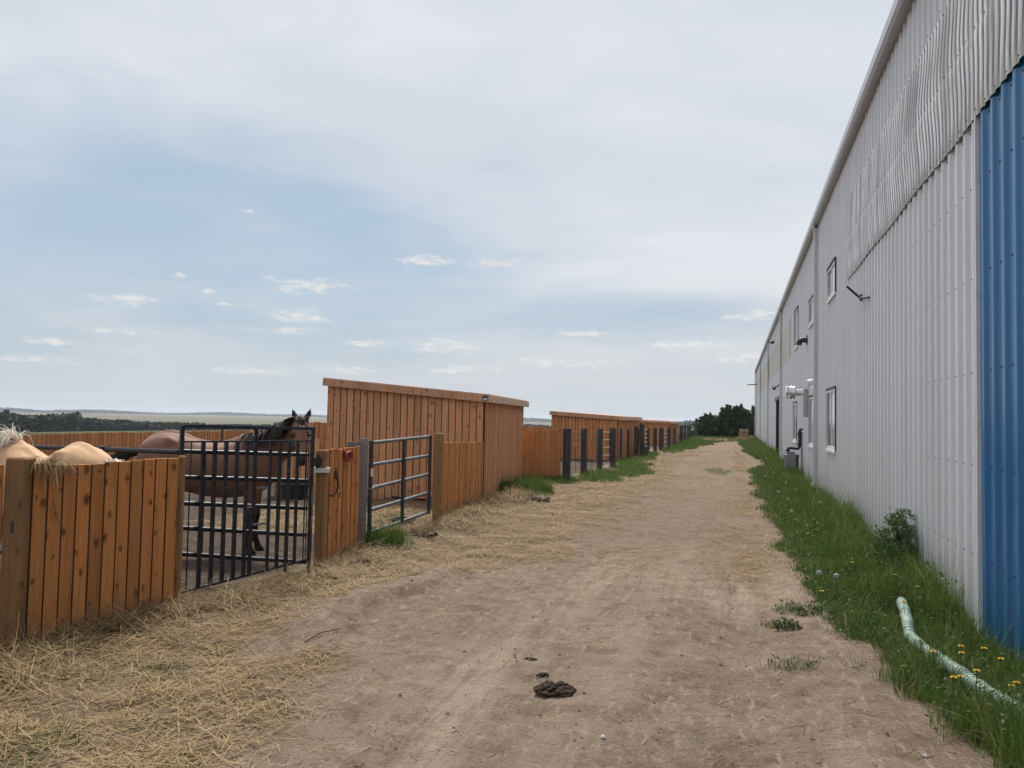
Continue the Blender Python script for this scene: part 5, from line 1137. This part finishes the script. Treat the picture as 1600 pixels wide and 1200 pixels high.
for pts_ in ([(-4.80, 4.45, 1.06), (-4.765, 4.49, 1.0), (-4.755, 4.50, .90), (-4.745, 4.53, .84), (-4.73, 4.58, .79)], [(-4.76, 4.47, 1.02), (-4.765, 4.455, .95), (-4.76, 4.46, .86)], [(-4.86, 4.25, .20), (-4.90, 4.18, .10), (-4.86, 4.2, .0)]):
    b.tube(pts_, .0022, 4)
b.build('long_stalk', M['straw'], hw)
tw = MB(); tw.tube([(-2.98, 5.0, g1(-2.98, 5.0) + .01), (-2.93, 5.14, g1(-2.93, 5.14) + .02), (-2.83, 5.24, g1(-2.83, 5.24) + .015)], [.006, .005, .004], 6)
o = tw.build('twig', M['dark']); tag(o, 'thin dark twig lying on the straw in front of the barred gate', 'twig')

# ------------------------------------------------------------------ far woods
def belt(name, az0, az1, d0, d1, hfun, n, size, seed, material='belt_leaf', thick=25):
    r = np.random.default_rng(seed); f = r.random(n); azr = np.radians(az0 + (az1 - az0) * f); dd = d0 + (d1 - d0) * f + r.uniform(-.5, .5, n) * thick
    lum = vnoise(f * (abs(az1 - az0)) * d0 / 57.3 / 6.0, dd / 9.0, seed); h = hfun(f) * (.78 + .32 * lum)
    x, y = np.sin(azr) * dd, np.cos(azr) * dd; z = gh(x, y) + h * r.random(n) ** .6; return leaves(name, np.stack([x, y, z], 1), M[material], None, size, seed, .75)
for nm, args in (('treeline', (-62, -45.5, 250, 285, lambda f: 7.0 + 0 * f, 15000, .7, 71)), ('treeline', (-46.5, -33.5, 300, 340, lambda f: 5.6 - 1.6 * f, 13000, .7, 72)), ('treeline', (-33.4, -27.5, 380, 400, lambda f: 4.6 + 1.2 * np.sin(f * 9), 5000, .75, 73)),
                 ('treeline', (-27.5, -6, 420, 430, lambda f: 4.6 + 1.4 * np.sin(f * 23), 9000, .85, 74)), ('treeline', (-64, -42, 2500, 2700, lambda f: 8 + 3 * np.sin(f * 31), 7000, 3, 75, 'belt_leaf', 160)),
                 ('treeline', (-47, -24, 2800, 3100, lambda f: 8 + 5 * np.sin(f * 17) * np.sin(f * 5), 8000, 3, 76, 'belt_leaf', 180)), ('treeline', (-27, 4, 2400, 2200, lambda f: 8 + 4 * np.sin(f * 21), 9000, 3, 77, 'belt_leaf', 150)), ('treeline', (-12, 4, 900, 900, lambda f: 7 + 3 * np.sin(f * 13), 3500, 1.6, 78, 'belt_leaf', 60))):
    tag(belt(nm, *args), kind='stuff')
# ------------------------------------------------------------------ the thin haze over the plain
HZ = 8000
b = MB(); b.box((0, 40, -6.0), (2 * HZ, 2 * HZ, 44.0)); o = b.build('haze', None) if False else None
hv = bpy.data.meshes.new('haze'); hb = MB().box((0, 40, 0), (2 * HZ, 2 * HZ, 70)); hv.from_pydata(hb.v, [], hb.f); hv.update(); ho = bpy.data.objects.new('haze', hv); COL.objects.link(ho); ho.location = (0, 0, -12); tag(ho, kind='stuff')
m, t = mat('thin_haze'); v_ = t.node('ShaderNodeVolumePrincipled', {'Color': (.80, .88, 1.0), 'Density': 0.00019, 'Anisotropy': .2}); t.l.new(v_.outputs[0], t.node('ShaderNodeOutputMaterial').inputs['Volume']); hv.materials.append(m)
